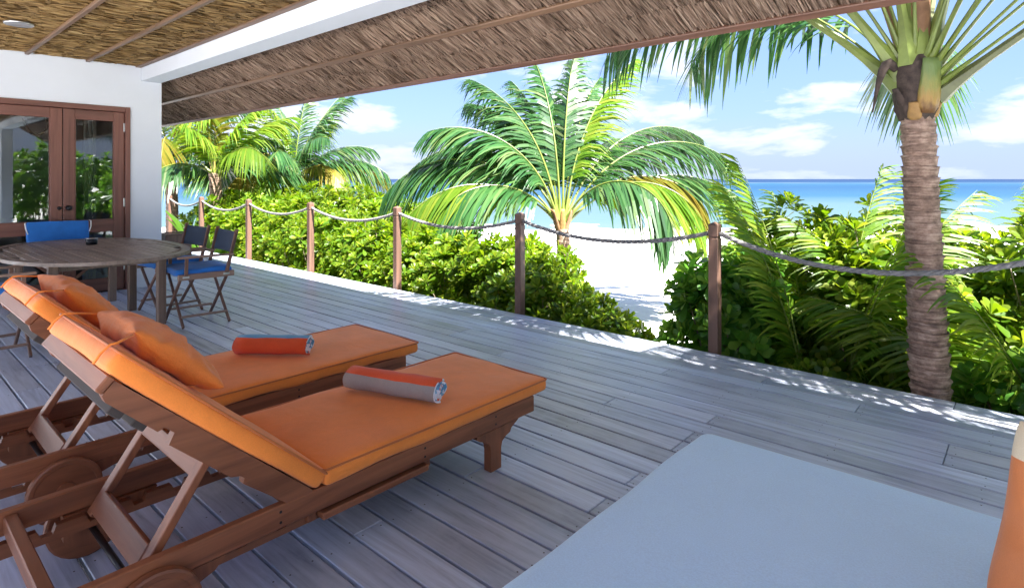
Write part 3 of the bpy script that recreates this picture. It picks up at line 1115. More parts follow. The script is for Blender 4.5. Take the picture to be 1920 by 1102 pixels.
# ================================================================== SUN LOUNGERS
def make_lounger(loc, label, back_deg, group):
    t = thing('sun_lounger', label, 'sun lounger', loc, 0, group)
    W = 0.345
    y_r, y_f = 0.18, 2.35
    for s in (-1, 1):
        x0, x1 = sorted((s * W, s * (W - 0.034)))
        mb = MB()
        mb.box(x0, x1, y_r, y_f, 0.200, 0.281, 0.004)
        o = mb.build('side_rail', M['teak_y'], t)
        for yb in (0.98, 1.62, 2.06):
            for dz in (0.222, 0.258):
                b2 = MB()
                xs = s * W
                b2.lathe([(0.0055, 0.0), (0.0045, 0.0012)], 8, (xs if s > 0 else xs - 0.0012, yb, dz), 'x')
                b2.build('bolt', M['black_metal'], o)
        # front leg with scrolled brackets
        prof = [(2.028, 0.0), (2.100, 0.0), (2.100, 0.100), (2.108, 0.125), (2.135, 0.143), (2.165, 0.152), (2.175, 0.170), (2.230, 0.199),
                (1.935, 0.199), (1.935, 0.185), (1.955, 0.170), (1.985, 0.160), (2.010, 0.145), (2.024, 0.125), (2.028, 0.100)]
        mb = MB()
        xi = sorted((s * (W - 0.003), s * (W - 0.048)))
        mb.prism(prof, 'x', xi[0], xi[1])
        mb.build('leg', M['teak_z'], t)
        # rear bracket and wheel
        prof = [(0.50, 0.199), (0.50, 0.11), (0.53, 0.075), (0.60, 0.065), (0.66, 0.085), (0.685, 0.125), (0.72, 0.15), (0.765, 0.165), (0.80, 0.199)]
        mb = MB()
        mb.prism(prof, 'x', xi[0], xi[1])
        mb.build('axle_bracket', M['teak_z'], t)
        xw = s * (W + 0.006)
        mb = MB()
        pr = [(0.02, 0.0), (0.122, 0.0), (0.129, 0.004), (0.129, 0.028), (0.122, 0.032), (0.108, 0.032), (0.105, 0.029), (0.036, 0.029), (0.034, 0.036), (0.004, 0.038)]
        if s < 0:
            pr = [(r_, -h) for r_, h in pr]
        mb.lathe(pr, 28, (xw, 0.585, 0.130), 'x')
        mb.build('wheel', M['teak_y'], t)
    mb = MB()
    mb.lathe([(0.011, -W - 0.03), (0.011, W + 0.03)], 10, (0, 0.585, 0.130), 'x')
    mb.build('axle', M['black_metal'], t, smooth=True)
    for yc, z0, z1 in ((2.325, 0.206, 0.275), (0.357, 0.212, 0.268), (1.19, 0.204, 0.262)):
        mb = MB()
        mb.box(-W + 0.035, W - 0.035, yc - 0.019, yc + 0.019, z0, z1, 0.004)
        mb.build('crossbar', M['teak_x'], t)
    for k in range(8):
        yc = 1.26 + k * 0.135
        mb = MB()
        mb.box(-W + 0.035, W - 0.035, yc - 0.042, yc + 0.042, 0.255, 0.276, 0.003)
        mb.build('slat', M['teak_x'], t)
    # notched inner rails that carry the prop, and the pull-out tray
    for s in (-1, 1):
        pts = [(0.30, 0.145), (0.30, 0.195)]
        for k in range(5):
            y0 = 0.42 + k * 0.14
            pts += [(y0, 0.195), (y0 + 0.012, 0.168), (y0 + 0.045, 0.168), (y0 + 0.055, 0.195)]
        pts += [(1.30, 0.195), (1.30, 0.145)]
        mb = MB()
        xi = sorted((s * (W - 0.050), s * (W - 0.078)))
        mb.prism(pts, 'x', xi[0], xi[1])
        mb.build('inner_rail', M['teak_y'], t)
    mb = MB()
    mb.box(-0.18, W + 0.004, 1.14, 1.64, 0.158, 0.184, 0.004)
    mb.build('tray', M['teak_y'], t)
    for yc in (1.118, 1.662):
        mb = MB()
        mb.box(-W + 0.04, W - 0.037, yc - 0.018, yc + 0.018, 0.150, 0.1995, 0.003)
        mb.build('tray_runner', M['teak_x'], t)
    # backrest, hinged at (1.09, 0.30)
    ca, sa = math.cos(R(back_deg)), math.sin(R(back_deg))
    O = Vector((0, 1.09, 0.300))
    U = Vector((0, -ca, sa))
    Nn = Vector((0, sa, ca))
    X = Vector((1, 0, 0))

    def bp(x, u, n):
        return O + X * x + U * u + Nn * n
    LB = 0.80
    Mb = Matrix(((1, 0, 0, O.x), (0, U.y, Nn.y, O.y), (0, U.z, Nn.z, O.z), (0, 0, 0, 1)))
    # (local: x across, y up the slope, z off the back)
    br = put('backrest', None, t)
    for s in (-1, 1):
        xi = sorted((s * (W - 0.002), s * (W - 0.036)))
        prof = [(-0.02, -0.004), (LB, -0.004), (LB, -0.05), (LB - 0.02, -0.060), (0.60, -0.064), (0.59, -0.046), (0.555, -0.046), (0.545, -0.080),
                (0.30, -0.082), (0.27, -0.066), (0.255, -0.066), (0.245, -0.082), (0.05, -0.074), (-0.02, -0.03)]
        mb = MB()
        n = len(prof)
        vs = [Mb @ Vector((xi[0], p[0], p[1])) for p in prof] + [Mb @ Vector((xi[1], p[0], p[1])) for p in prof]
        fs = [tuple(range(n - 1, -1, -1)), tuple(range(n, 2 * n))] + [(i, (i + 1) % n, n + (i + 1) % n, n + i) for i in range(n)]
        mb.add(vs, fs)
        mb.build('back_rail', M['teak_y'], br)
    for k in range(7):
        u0 = 0.04 + k * 0.107
        mb = MB()
        mb.box(-W + 0.037, W - 0.037, u0, u0 + 0.070, -0.026, -0.005, 0.003, M4=Mb)
        mb.build('slat', M['teak_x'], br)
    for u0, hh in ((0.62, 0.05), (0.70, 0.05)):
        mb = MB()
        mb.box(-W + 0.037, W - 0.037, u0, u0 + 0.045, -0.085, -0.028, 0.003, M4=Mb)
        mb.build('crossbar', M['joist'], br)
    mb = MB()
    mb.box(-W - 0.001, W + 0.001, LB + 0.001, LB + 0.026, -0.048, 0.002, 0.004, M4=Mb)
    mb.build('head_board', M['teak_x'], br)
    # prop frame
    pt_u, pb = 0.365, Vector((0, 0.575, 0.205))
    P0 = bp(0, pt_u, -0.075)
    for s in (-1, 1):
        xp = s * (W - 0.092)
        mb = MB()
        mb.bar((xp, P0.y + 0.01, P0.z + 0.012), (xp, pb.y, pb.z - 0.012), 0.028, 0.046, 0.003, up=(1, 0, 0))
        mb.build('prop_leg', M['teak_z'], t)
    mb = MB()
    dirp = Vector((0, P0.y - pb.y, P0.z - pb.z)).normalized()
    a = P0 - dirp * 0.035
    mb.bar((-W + 0.11, a.y, a.z), (W - 0.11, a.y, a.z), 0.055, 0.022, 0.003, up=(0, dirp.z, -dirp.y))
    mb.build('prop_crossbar', M['teak_x'], t)
    mb = MB()
    a = pb + dirp * 0.04
    mb.bar((-W + 0.11, a.y, a.z), (W - 0.11, a.y, a.z), 0.075, 0.024, 0.003, up=(0, dirp.z, -dirp.y))
    mb.build('prop_crossbar', M['teak_x'], t)
    # cushions
    hx, hy, hz = W + 0.014, 0.655, 0.0335
    vs, fs = puff_box(hx, hy, hz, 0.024, 0.009, 18, 0.009, 4.2, loc[0])
    mb = MB()
    mb.add([Vector(p) + Vector((0, 1.79, 0.284 + hz)) for p in vs], fs)
    sc_ = mb.build('seat_cushion', M['orange'], t, smooth=True)
    piping(sc_, hx, hy, hz - 0.006, 0.020, Matrix.Translation((0, 1.79, 0.284 + hz)))
    hy2 = 0.442
    vs, fs = puff_box(hx, hy2, hz, 0.024, 0.007, 16, 0.010, 2.6, loc[0] + 5)
    Mc = Mb @ Matrix.Translation((0, hy2 - 0.035, hz + 0.001))
    mb = MB()
    mb.add([Mc @ Vector(p) for p in vs], fs)
    bc = mb.build('back_cushion', M['orange'], t, smooth=True)
    piping(bc, hx, hy2, hz - 0.006, 0.022, Mc)
    return t, Mb


def piping(parent, hx, hy, z, r, Mx):
    pts = []
    rr = r
    for (cx, cy, a0) in ((hx - rr, hy - rr, 0), (-hx + rr, hy - rr, 90), (-hx + rr, -hy + rr, 180), (hx - rr, -hy + rr, 270)):
        for k in range(5):
            a = R(a0 + k * 22.5)
            pts.append(Mx @ Vector((cx + rr * math.cos(a), cy + rr * math.sin(a), z)))
    # straight runs follow the cloth's slight waviness
    full = []
    for i in range(len(pts)):
        a, b_ = pts[i], pts[(i + 1) % len(pts)]
        n = max(1, int((b_ - a).length / 0.08))
        for k in range(n):
            full.append(a.lerp(b_, k / n))
    full.append(full[0])
    mb = MB()
    mb.tube(full, 0.0042, 6, cap=False)
    mb.build('piping', M['piping'], parent, smooth=True)


L1X, L2X = -2.277, -3.325
l1, MB1 = make_lounger((L1X, 0, 0), 'teak sun lounger with orange cushions nearest the camera, backrest raised', 42.0, 'two sun loungers side by side')
l2, MB2 = make_lounger((L2X, -0.005, 0), 'teak sun lounger with orange cushions farther off, nearer the dining table', 43.5, 'two sun loungers side by side')


def lounger_pillow(root, Mb, label, u0, a, b_, h, seed, tilt):
    t = thing('pillow', label, 'pillow', root.location, 0, 'orange pillows tied to the loungers')
    Mp = Mb @ Matrix.Translation((0.0, u0, 0.070 + h * 0.86)) @ Matrix.Rotation(tilt, 4, 'Z')
    pm = pillow_mesh(a, b_, h, 36, seed, 0.017)
    pm.v = [tuple(Mp @ Vector(p)) for p in pm.v]
    pm.build('pillow_body', M['orange_pillow'], t, smooth=True)
    for s in (-1, 1):
        mb = MB()
        p0 = Mp @ Vector((s * (a - 0.03), b_ * 0.9, 0))
        xs = s * 0.285
        path = [p0, Mb @ Vector((xs, 0.845, 0.079)), Mb @ Vector((xs, 0.858, 0.066)), Mb @ Vector((xs, 0.862, 0.035)), Mb @ Vector((xs, 0.858, 0.004))]
        mb.tube(path, 0.0042, 6)
        mb.build('tie_cord', M['orange'], t, smooth=True)
    return t


lounger_pillow(l1, MB1, 'plump orange pillow tied to the backrest of the nearest lounger', 0.625, 0.265, 0.185, 0.064, 3.3, 0.05)
lounger_pillow(l2, MB2, 'orange pillow on the farther lounger, partly hidden behind the nearer one', 0.62, 0.265, 0.185, 0.064, 9.1, -0.03)


# ------------------------------------------------------------------ rolled towels
def towel(label, a, b_, z0, rad, start, mats):
    a, b_ = Vector((a[0], a[1], z0 + rad)), Vector((b_[0], b_[1], z0 + rad))
    d = (b_ - a)
    L = d.length
    d.normalize()
    s = Vector((0, 0, 1)).cross(d).normalized()
    u = Vector((0, 0, 1))
    t = thing('rolled_towel', label, 'towel', (a + b_) / 2 - Vector((0, 0, rad)), 0, 'rolled striped towels on the loungers')
    c = Vector(t.location)
    mb = MB()
    turns, n = 4.3, 210
    th = rad / (turns + 0.9) * 0.86
    ring = []
    arc = 0.0
    for i in range(n + 1):
        f = i / n
        ang_ = start + f * turns * 2 * math.pi
        r_ = rad * (0.16 + 0.84 * f) - th / 2
        wob = 1 + 0.03 * math.sin(ang_ * 2.0 + 1.0)
        ring.append((r_ * wob, ang_))
    mid = 7
    nv = 4
    vs, fs, mi = [], [], []
    for i, (r_, an) in enumerate(ring):
        for kx in range(mid + 1):
            fx = kx / mid
            off = 0.004 * math.sin(fx * 9 + i * 0.05) + (0.006 * math.sin(i * 0.21) if kx in (0, mid) else 0)
            for rr in (r_ - th / 2, r_ + th / 2):
                rr2 = rr + 0.0016 * math.sin(fx * 14 + an * 3)
                p = a + d * (L * fx + (off if kx in (0, mid) else 0)) + s * (rr2 * math.cos(an)) + u * (rr2 * math.sin(an) * 0.97)
                p = p + mnoise.noise_vector(p * 22.0) * 0.0045 + mnoise.noise_vector(p * 90.0) * 0.0012
                if p.z < a.z:
                    p.z = a.z + (p.z - a.z) * (0.93 if p.z < a.z - rad * 0.6 else 1.0)
                vs.append(p - c)
    W = (mid + 1) * 2
    ss = 0.0
    for i in range(n):
        ss += ring[i][0] * (ring[i + 1][1] - ring[i][1])
        f = i / n
        back = (1 - f) * turns
        mm = mats(back, math.degrees(ring[i][1]) % 360)
        for kx in range(mid):
            q = i * W + kx * 2
            fs.append((q + 1, q + 3, q + W + 3, q + W + 1))
            mi.append(mm[0])
            fs.append((q, q + W, q + W + 2, q + 2))
            mi.append(mm[1])
        for kx, flip in ((0, 0), (mid, 1)):
            q = i * W + kx * 2
            fs.append((q, q + 1, q + W + 1, q + W))
            mi.append(mm[1] if (i // 5) % 2 else 3)
    for i in (0, n):
        for kx in range(mid):
            q = i * W + kx * 2
            fs.append((q, q + 1, q + 3, q + 2))
            mi.append(3)
    mb.v = [tuple(p) for p in vs]
    mb.f = fs
    mb.mi = mi
    mb.build('towel_roll', [M['tow_orange'], M['tow_grey'], M['tow_blue'], M['tow_white']], t, smooth=True)
    return t


TZ = 0.284 + 0.067 + 0.008


def stripes1(back, deg):
    if back < 1.0:
        return (1, 3) if 142 < deg < 262 else (0, 0)
    return ((0, 2), (3, 3), (2, 0), (3, 2))[int(back * 2.6) % 4]


def stripes2(back, deg):
    if back < 1.0:
        return (0, 0) if 118 < deg < 262 else (2, 3)
    return ((0, 2), (3, 3), (2, 0), (3, 2))[int(back * 2.6) % 4]


towel('rolled towel with grey side and orange top on the nearest lounger', (-2.535, 1.655), (-2.055, 1.815), TZ, 0.062, R(-95 - 0.3 * 360), stripes1)
towel('rolled towel with orange side and blue top on the farther lounger', (-3.53, 1.53), (-3.195, 1.80), TZ, 0.064, R(-95 - 0.3 * 360), stripes2)

# ================================================================== DINING TABLE
tb = thing('dining_table', 'oval slatted hardwood dining table on square legs', 'table', (-7.08, 1.608, 0))
TA, TBY, TN = 1.258, 0.762, 2.34
TZ1 = 0.705


def sup_y(x):
    q = 1 - (abs(x) / TA) ** TN
    return TBY * max(0.0, q) ** (1 / TN)


def sup_x(y_):
    q = 1 - (abs(y_) / TBY) ** TN
    return TA * max(0.0, q) ** (1 / TN)


# rim ring
no = 96
outer, inner = [], []
for k in range(no):
    a = 2 * math.pi * k / no
    cx_ = math.copysign(abs(math.cos(a)) ** (2 / TN), math.cos(a))
    sy_ = math.copysign(abs(math.sin(a)) ** (2 / TN), math.sin(a))
    outer.append((TA * cx_, TBY * sy_))
    inner.append(((TA - 0.075) * cx_, (TBY - 0.075) * sy_))
mb = MB()
vs = [(p[0], p[1], z) for z in (TZ1 - 0.030, TZ1) for p in outer] + [(p[0], p[1], z) for z in (TZ1 - 0.030, TZ1) for p in inner]
fs = []
for k in range(no):
    k2 = (k + 1) % no
    fs += [(k, k2, no + k2, no + k), (2 * no + k, 3 * no + k, 3 * no + k2, 2 * no + k2), (no + k, no + k2, 3 * no + k2, 3 * no + k), (k, 2 * no + k, 2 * no + k2, k2)]
mb.add(vs, fs)
mb.build('rim', M['table'], tb)
pit = 0.074
yy = -0.68
while yy < 0.66:
    a_, b_ = yy + 0.004, yy + pit - 0.004
    xe = 0
    ym = max(abs(a_), abs(b_))
    q = 1 - (ym / (TBY - 0.075)) ** TN
    if q > 0:
        xe = (TA - 0.075) * q ** (1 / TN) - 0.003
    if xe > 0.05:
        for (xa_, xb_) in ((-xe, -0.006), (0.006, xe)):
            mb = MB()
            mb.box(xa_, xb_, a_, b_, TZ1 - 0.026, TZ1 - 0.002 + rng.uniform(-0.001, 0.001), 0.003)
            mb.build('slat', M['table'], tb)
    yy += pit
for (a_, b_) in (((-0.83, 0.40), (0.80, 0.40)), ((-0.83, -0.44), (0.80, -0.44))):
    mb = MB()
    mb.bar((*a_, TZ1 - 0.07), (*b_, TZ1 - 0.07), 0.025, 0.075)
    mb.build('apron', M['table'], tb)
for xx in (-0.80, 0.0, 0.77):
    mb = MB()
    mb.bar((xx, -0.43, TZ1 - 0.072), (xx, 0.39, TZ1 - 0.072), 0.025, 0.07)
    mb.build('apron', M['table'], tb)
for (lx, ly) in ((0.765, 0.385), (-0.12, 0.385), (0.79, -0.46), (-0.80, -0.46), (-0.84, 0.385)):
    mb = MB()
    mb.box(lx - 0.036, lx + 0.036, ly - 0.036, ly + 0.036, 0.0, TZ1 - 0.031, 0.005)
    mb.build('leg', M['table_z'], tb)
t = thing('ashtray', 'small dark metal ashtray on the dining table', 'ashtray', (-7.50, 1.70, TZ1))
mb = MB()
mb.lathe([(0.048, 0.0), (0.052, 0.004), (0.055, 0.060), (0.051, 0.062), (0.047, 0.010), (0.002, 0.008)], 22)
mb.build('bowl', M['black_metal'], t, smooth=True)
mb = MB()
mb.lathe([(0.0545, 0.0605), (0.058, 0.064), (0.055, 0.068), (0.0495, 0.066), (0.0495, 0.0625)], 22)
mb.build('rim', M['steel'], t, smooth=True)

# ================================================================== DIRECTOR CHAIRS
CW, CD = 0.262, 0.205


def make_chair(loc, rotz, label, padded=False):
    """front of the chair is local -y"""
    t = thing('folding_chair', label, 'chair', loc, rotz, 'folding director chairs round the table')
    for yy, dy in ((-CD, 0.012), (CD, 0.012)):
        for s in (-1, 1):
            mb = MB()
            mb.bar((s * (CW - 0.01), yy + s * dy, 0.005), (-s * (CW - 0.02), yy + s * dy, 0.455), 0.030, 0.020, 0.003, up=(0, 1, 0))
            mb.build('leg', M['chair'], t)
    for s in (-1, 1):
        mb = MB()
        mb.bar((s * (CW - 0.032), -CD, 0.105 - 0.0), (s * (CW - 0.032), CD, 0.105), 0.018, 0.022, 0.003)
        mb.build('stretcher', M['chair_rail'], t)
        mb = MB()
        mb.bar((s * (CW - 0.012), -CD - 0.035, 0.478), (s * (CW - 0.012), CD + 0.055, 0.478), 0.030, 0.055, 0.005)
        o = mb.build('seat_rail', M['chair_rail'], t)
        for yb in (-CD + 0.03, CD - 0.02):
            b2 = MB()
            b2.box(s * (CW + 0.0045) - 0.003, s * (CW + 0.0045) + 0.003, yb - 0.028, yb + 0.028, 0.470, 0.488, 0.001)
            b2.build('bracket', M['steel'], o)
        mb = MB()
        mb.bar((s * (CW + 0.004), -CD + 0.03, 0.49), (s * (CW + 0.008), -CD + 0.035, 0.652), 0.022, 0.030, 0.003, up=(0, 1, 0))
        mb.build('arm_post', M['chair'], t)
        mb = MB()
        mb.bar((s * (CW + 0.004), CD - 0.02, 0.49), (s * (CW + 0.012), CD + 0.075, 0.905), 0.022, 0.032, 0.003, up=(0, 1, 0))
        mb.build('back_post', M['chair'], t)
        mb = MB()
        mb.bar((s * (CW + 0.006), -CD - 0.045, 0.664), (s * (CW + 0.006), CD + 0.045, 0.664), 0.048, 0.020, 0.006)
        mb.build('armrest', M['chair_rail'], t)
    # canvas back: a curved strip wrapped on the posts
    mb = MB()
    n = 14
    vs, fs = [], []
    for i in range(n + 1):
        u = i / n * 2 - 1
        for j in range(6):
            w = j / 5
            z = 0.675 + w * 0.21 - 0.010 * (1 - u * u) * (1 if j == 5 else 0)
            yb = CD + 0.018 + 0.095 * (z - 0.66) / 0.245 * 0.62 + 0.030 * (1 - u * u)
            vs.append((u * (CW + 0.030), yb, z))
            vs.append((u * (CW + 0.030), yb + 0.004, z))
    for i in range(n):
        for j in range(5):
            q = (i * 6 + j) * 2
            r_ = ((i + 1) * 6 + j) * 2
            fs.append((q, r_, r_ + 2, q + 2))
            fs.append((q + 1, q + 3, r_ + 3, r_ + 1))
        fs.append((i * 12 + 10, (i + 1) * 12 + 10, (i + 1) * 12 + 11, i * 12 + 11))
        fs.append((i * 12, i * 12 + 1, (i + 1) * 12 + 1, (i + 1) * 12))
    mb.add(vs, fs)
    mb.build('back_canvas', M['navy'], t, smooth=True)
    vs, fs = puff_box(CW - 0.012, CD + 0.045, 0.030, 0.024, 0.012, 10, 0.014, 7.0, loc[0] * 3)
    mb = MB()
    mb.add([Vector(p) + Vector((0, 0.0, 0.520)) for p in vs], fs)
    mb.build('seat_cushion', M['blue'], t, smooth=True)
    if padded:
        vs, fs = puff_box(CW + 0.035, 0.030, 0.118, 0.026, 0.0, 10, 0.012, 7.0, 2.2)
        mb = MB()
        Mt = Matrix.Translation((0, CD + 0.028, 0.795)) @ Matrix.Rotation(R(-12), 4, 'X')
        mb.add([Mt @ Vector(p) for p in vs], fs)
        mb.build('back_cushion', M['blue'], t, smooth=True)
        for s in (-1, 1):
            mb = MB()
            x = s * (CW + 0.036)
            mb.tube([(x, CD + 0.05, 0.91), (x + s * 0.01, CD + 0.02, 0.90), (x + s * 0.006, CD + 0.0, 0.84), (x - s * 0.012, CD - 0.01, 0.78)], 0.006, 6)
            mb.build('tie', M['white_tie'], t, smooth=True)
    return t


make_chair((-6.185, 2.275, 0), R(-4), 'folding chair with navy canvas back, nearest the open deck')
make_chair((-6.90, 2.27, 0), R(3), 'folding chair with navy back, second from the deck, beside the white wall')
make_chair((-8.22, 1.60, 0), R(90), 'folding chair with padded bright blue back in front of the glazed door', True)
make_chair((-6.14, 0.72, 0), R(180), 'folding chair cut by the left picture edge, behind the loungers')

# wooden planter beyond the chairs
t = thing('planter_box', 'low brown wooden planter box behind the navy chair backs', 'planter', (-11.45, 3.83, 0))
for s in (-1, 1):
    for k in range(3):
        mb = MB()
        mb.box(-0.21, 0.21, s * 0.20 - 0.011, s * 0.20 + 0.011, 0.02 + k * 0.135, 0.148 + k * 0.135, 0.004)
        mb.build('plank', M['post'], t)
        mb = MB()
        mb.box(s * 0.199 - 0.011, s * 0.199 + 0.011, -0.188, 0.188, 0.02 + k * 0.135, 0.148 + k * 0.135, 0.004)
        mb.build('plank', M['post'], t)
mb = MB()
for s in (-1, 1):
    mb.box(-0.235, 0.235, s * 0.20 - 0.03, s * 0.20 + 0.03, 0.4235, 0.446, 0.004)
    mb.box(s * 0.20 - 0.03, s * 0.20 + 0.03, -0.169, 0.169, 0.424, 0.4465, 0.004)
mb.box(-0.18, 0.18, -0.18, 0.18, 0.005, 0.37)
mb.build('coping', M['post'], t)

# ================================================================== DAYBED
db = thing('daybed', 'large pale blue upholstered daybed in the right foreground', 'daybed', (-0.02, 1.19, 0))
vs, fs = puff_box(0.965, 1.065, 0.085, 0.055, 0.010, 30, 0.010, 2.6, 4.4)
mb = MB()
mb.add([Vector(p) + Vector((0, 0, 0.335)) for p in vs], fs)
dm = mb.build('mattress', M['bed'], db, smooth=True)
mb = MB()
mb.box(-0.93, 0.93, -1.03, 1.03, 0.12, 0.248, 0.02)
mb.build('base', M['bed'], db)
for sx in (-1, 1):
    for sy in (-1, 1):
        mb = MB()
        mb.box(sx * 0.86 - 0.035, sx * 0.86 + 0.035, sy * 0.96 - 0.035, sy * 0.96 + 0.035, 0.0, 0.119, 0.004)
        mb.build('leg', M['table_z'], db)
t = thing('scatter_cushion', 'orange and cream cushion standing on the pale blue daybed', 'cushion', (0.215, 1.66, 0.425))
pm = pillow_mesh(0.295, 0.218, 0.100, 32, 5.5, 0.022, split=0.118, corner=0.10)
Mp = Matrix.Translation((0, 0.02, 0.213)) @ Matrix.Rotation(R(-10), 4, 'X') @ Matrix.Rotation(R(8), 4, 'Y') @ Matrix.Rotation(R(90), 4, 'X')
pm.v = [tuple(Mp @ Vector(p)) for p in pm.v]
pm.build('cushion_body', [M['cush_orange'], M['cream']], t, smooth=True)


# ================================================================== PALMS
CAMA = 41.6


def frond_mesh(psi, th0, th1, L, seed, leaf_len=0.75, pairs=46, pet=0.18, mats=None, wid=0.036, droop=0.55, rach=0.020, roll=0.0, bend=0.0, dihedral=0.25, ease=1.25):
    """one frond: stalk (material 0) + leaflets (material 1); psi is the heading seen from the deck
    (0 right, 90 away, 180 left, -90 towards), th0 -> th1 the pitch along the stalk"""
    r_ = random.Random(seed)
    mb = MB()
    head = R(psi + CAMA)
    ns = 26
    P, T = [], []
    p = Vector((0, 0, 0))
    for i in range(ns + 1):
        s = i / ns
        th = R(th0 + (th1 - th0) * s ** ease)
        hd = head + R(bend) * s * s
        d = Vector((math.cos(hd) * math.cos(th), math.sin(hd) * math.cos(th), math.sin(th)))
        P.append(p.copy())
        T.append(d)
        p = p + d * (L / ns)
    rad = [rach * (1.0 - 0.88 * (i / ns) ** 0.75) * (1 + 1.3 * max(0, 1 - i / ns / 0.12) ** 2) for i in range(ns + 1)]
    mb.tube(P, rad, 6, 0)
    nst = len(mb.f)
    V0 = []
    for k in range(pairs):
        f = (k + 0.5) / pairs
        s = pet + (1 - pet) * f
        x = s * ns
        i = min(int(x), ns - 1)
        fr_ = x - i
        base = P[i].lerp(P[i + 1], fr_)
        t = T[i].lerp(T[i + 1], fr_).normalized()
        hd = Vector((math.cos(head + R(bend) * s * s), math.sin(head + R(bend) * s * s), 0))
        side = Vector((0, 0, 1)).cross(hd).normalized()
        up = t.cross(side) * -1
        if up.z < 0 and abs(th1) < 89:
            up = side.cross(t) if side.cross(t).z > 0 else up
        if roll:
            Rm = Matrix.Rotation(roll, 3, t)
            side, up = Rm @ side, Rm @ up
        prof = (0.55 + 0.45 * math.sin(min(1, f / 0.35) * math.pi / 2)) * (1 - 0.62 * max(0, (f - 0.45) / 0.55) ** 1.5)
        for sg in (-1, 1):
            if r_.random() < 0.03:
                continue
            ll = leaf_len * prof * r_.uniform(0.86, 1.08)
            al = R(38 + 30 * f + r_.uniform(-7, 7))
            d0 = side * (sg * math.cos(al)) + t * math.sin(al) + up * (dihedral + r_.uniform(-0.12, 0.12))
            d0.normalize()
            wdir = (t - d0 * t.dot(d0)).normalized()
            nn = d0.cross(wdir)
            w = wid * (0.7 + 0.5 * prof) * r_.uniform(0.8, 1.15)
            dr = droop * r_.uniform(0.6, 1.35)
            pts = []
            for tt, ww in ((0, 0.45), (0.28, 1.0), (0.6, 0.85), (0.85, 0.5), (1.0, 0.06)):
                c = base + d0 * (ll * tt * (1 - 0.12 * dr * tt)) + Vector((0, 0, -1)) * (ll * dr * tt ** 2.0) + nn * (0.01 * sg)
                pts.append((c + wdir * (w * ww / 2), c - wdir * (w * ww / 2)))
            o = len(mb.v)
            for a, b_ in pts:
                mb.v.append(tuple(a))
                mb.v.append(tuple(b_))
            for q in range(4):
                mb.f.append((o + 2 * q, o + 2 * q + 1, o + 2 * q + 3, o + 2 * q + 2))
                mb.mi.append(1)
    return mb.mesh('frond', mats or [M['rachis'], M['frond']], smooth=False, fix=False)


def trunk_mesh(base, top, r0, r1, rings, seed, flare=0.25, curve=(0, 0), amp=0.008):
    r_ = random.Random(seed)
    base, top = Vector(base), Vector(top)
    mb = MB()
    n = 28
    vs, fs = [], []
    prof = []
    for k in range(rings):
        f0, f1 = k / rings, (k + 1) / rings
        j = r_.uniform(-0.2, 0.2) / rings
        prof += [(f0, 1.0), (f0 + 0.70 / rings + j, 1.0 + amp / r1 * r_.uniform(0.3, 1.0)), (f0 + 0.86 / rings + j, 1.0 + amp / r1 * r_.uniform(0.7, 1.3)), (f0 + 0.95 / rings, 0.985)]
    prof.append((1.0, 1.0))
    for f, m_ in prof:
        c = base.lerp(top, f) + Vector((curve[0], curve[1], 0)) * math.sin(f * math.pi)
        rr = (r0 + (r1 - r0) * f) * (1 + flare * max(0, 1 - f / 0.18) ** 2) * m_
        for k in range(n):
            a = 2 * math.pi * k / n
            q = rr * (1 + 0.035 * mnoise.noise(Vector((math.cos(a) * 1.7, math.sin(a) * 1.7, f * rings * 0.55 + seed))))
            dz = 0.012 * mnoise.noise(Vector((math.cos(a) * 1.3 + 7, math.sin(a) * 1.3, f * rings * 0.35 + seed)))
            vs.append((c.x + q * math.cos(a), c.y + q * math.sin(a), c.z + dz))
    for i in range(len(prof) - 1):
        for k in range(n):
            fs.append((i * n + k, i * n + (k + 1) % n, (i + 1) * n + (k + 1) % n, (i + 1) * n + k))
    fs.append(tuple((len(prof) - 1) * n + k for k in range(n)))
    mb.add(vs, fs)
    return mb.mesh('trunk', M['bark'], smooth=True, fix=False)


def add_frond(t, c, **kw):
    return put('frond', frond_mesh(**kw), t, loc=c)


G, Y_, LM, DRY = [M['rachis'], M['frond']], [M['rachis_y'], M['frond_yellow']], [M['rachis'], M['frond_lime']], [M['rachis_y'], M['frond_dry']]
PG, PO = [M['petiole'], M['frond']], [M['petiole_b'], M['frond']]

# ---- big palm right of the ropes, just outside the deck
bx, by = -0.47, 4.80
t = thing('coconut_palm', 'big coconut palm with ringed trunk standing against the deck edge on the right', 'palm tree', (bx, by, -1.0), 0, 'coconut palms')
put('trunk', trunk_mesh((0, 0, -0.1), (-0.12, 0.03, 2.86), 0.116, 0.094, 40, 3, 0.2, (0.0, 0.0), 0.014), t)
cx, cy, cz = -0.125, 0.035, 2.94
# fibre-wrapped crown base
mb = MB()
prof = [(0.100, -0.14), (0.128, -0.07), (0.135, 0.05), (0.150, 0.16), (0.120, 0.30), (0.06, 0.42), (0.01, 0.5)]
n = 26
vs, fs = [], []
for i, (r_, h) in enumerate(prof):
    for k in range(n):
        a = 2 * math.pi * k / n
        q = r_ * (1 + 0.22 * mnoise.noise(Vector((math.cos(a) * 3, math.sin(a) * 3, h * 9))))
        vs.append((cx + q * math.cos(a), cy + q * math.sin(a), cz + h))
for i in range(len(prof) - 1):
    for k in range(n):
        fs.append((i * n + k, i * n + (k + 1) % n, (i + 1) * n + (k + 1) % n, (i + 1) * n + k))
mb.add(vs, fs)
mb.build('crown_fibre', M['fibre'], t, smooth=True)


def cam_dir(psi, el):
    h = R(psi + CAMA)
    return Vector((math.cos(h) * math.cos(R(el)), math.sin(h) * math.cos(R(el)), math.sin(R(el))))


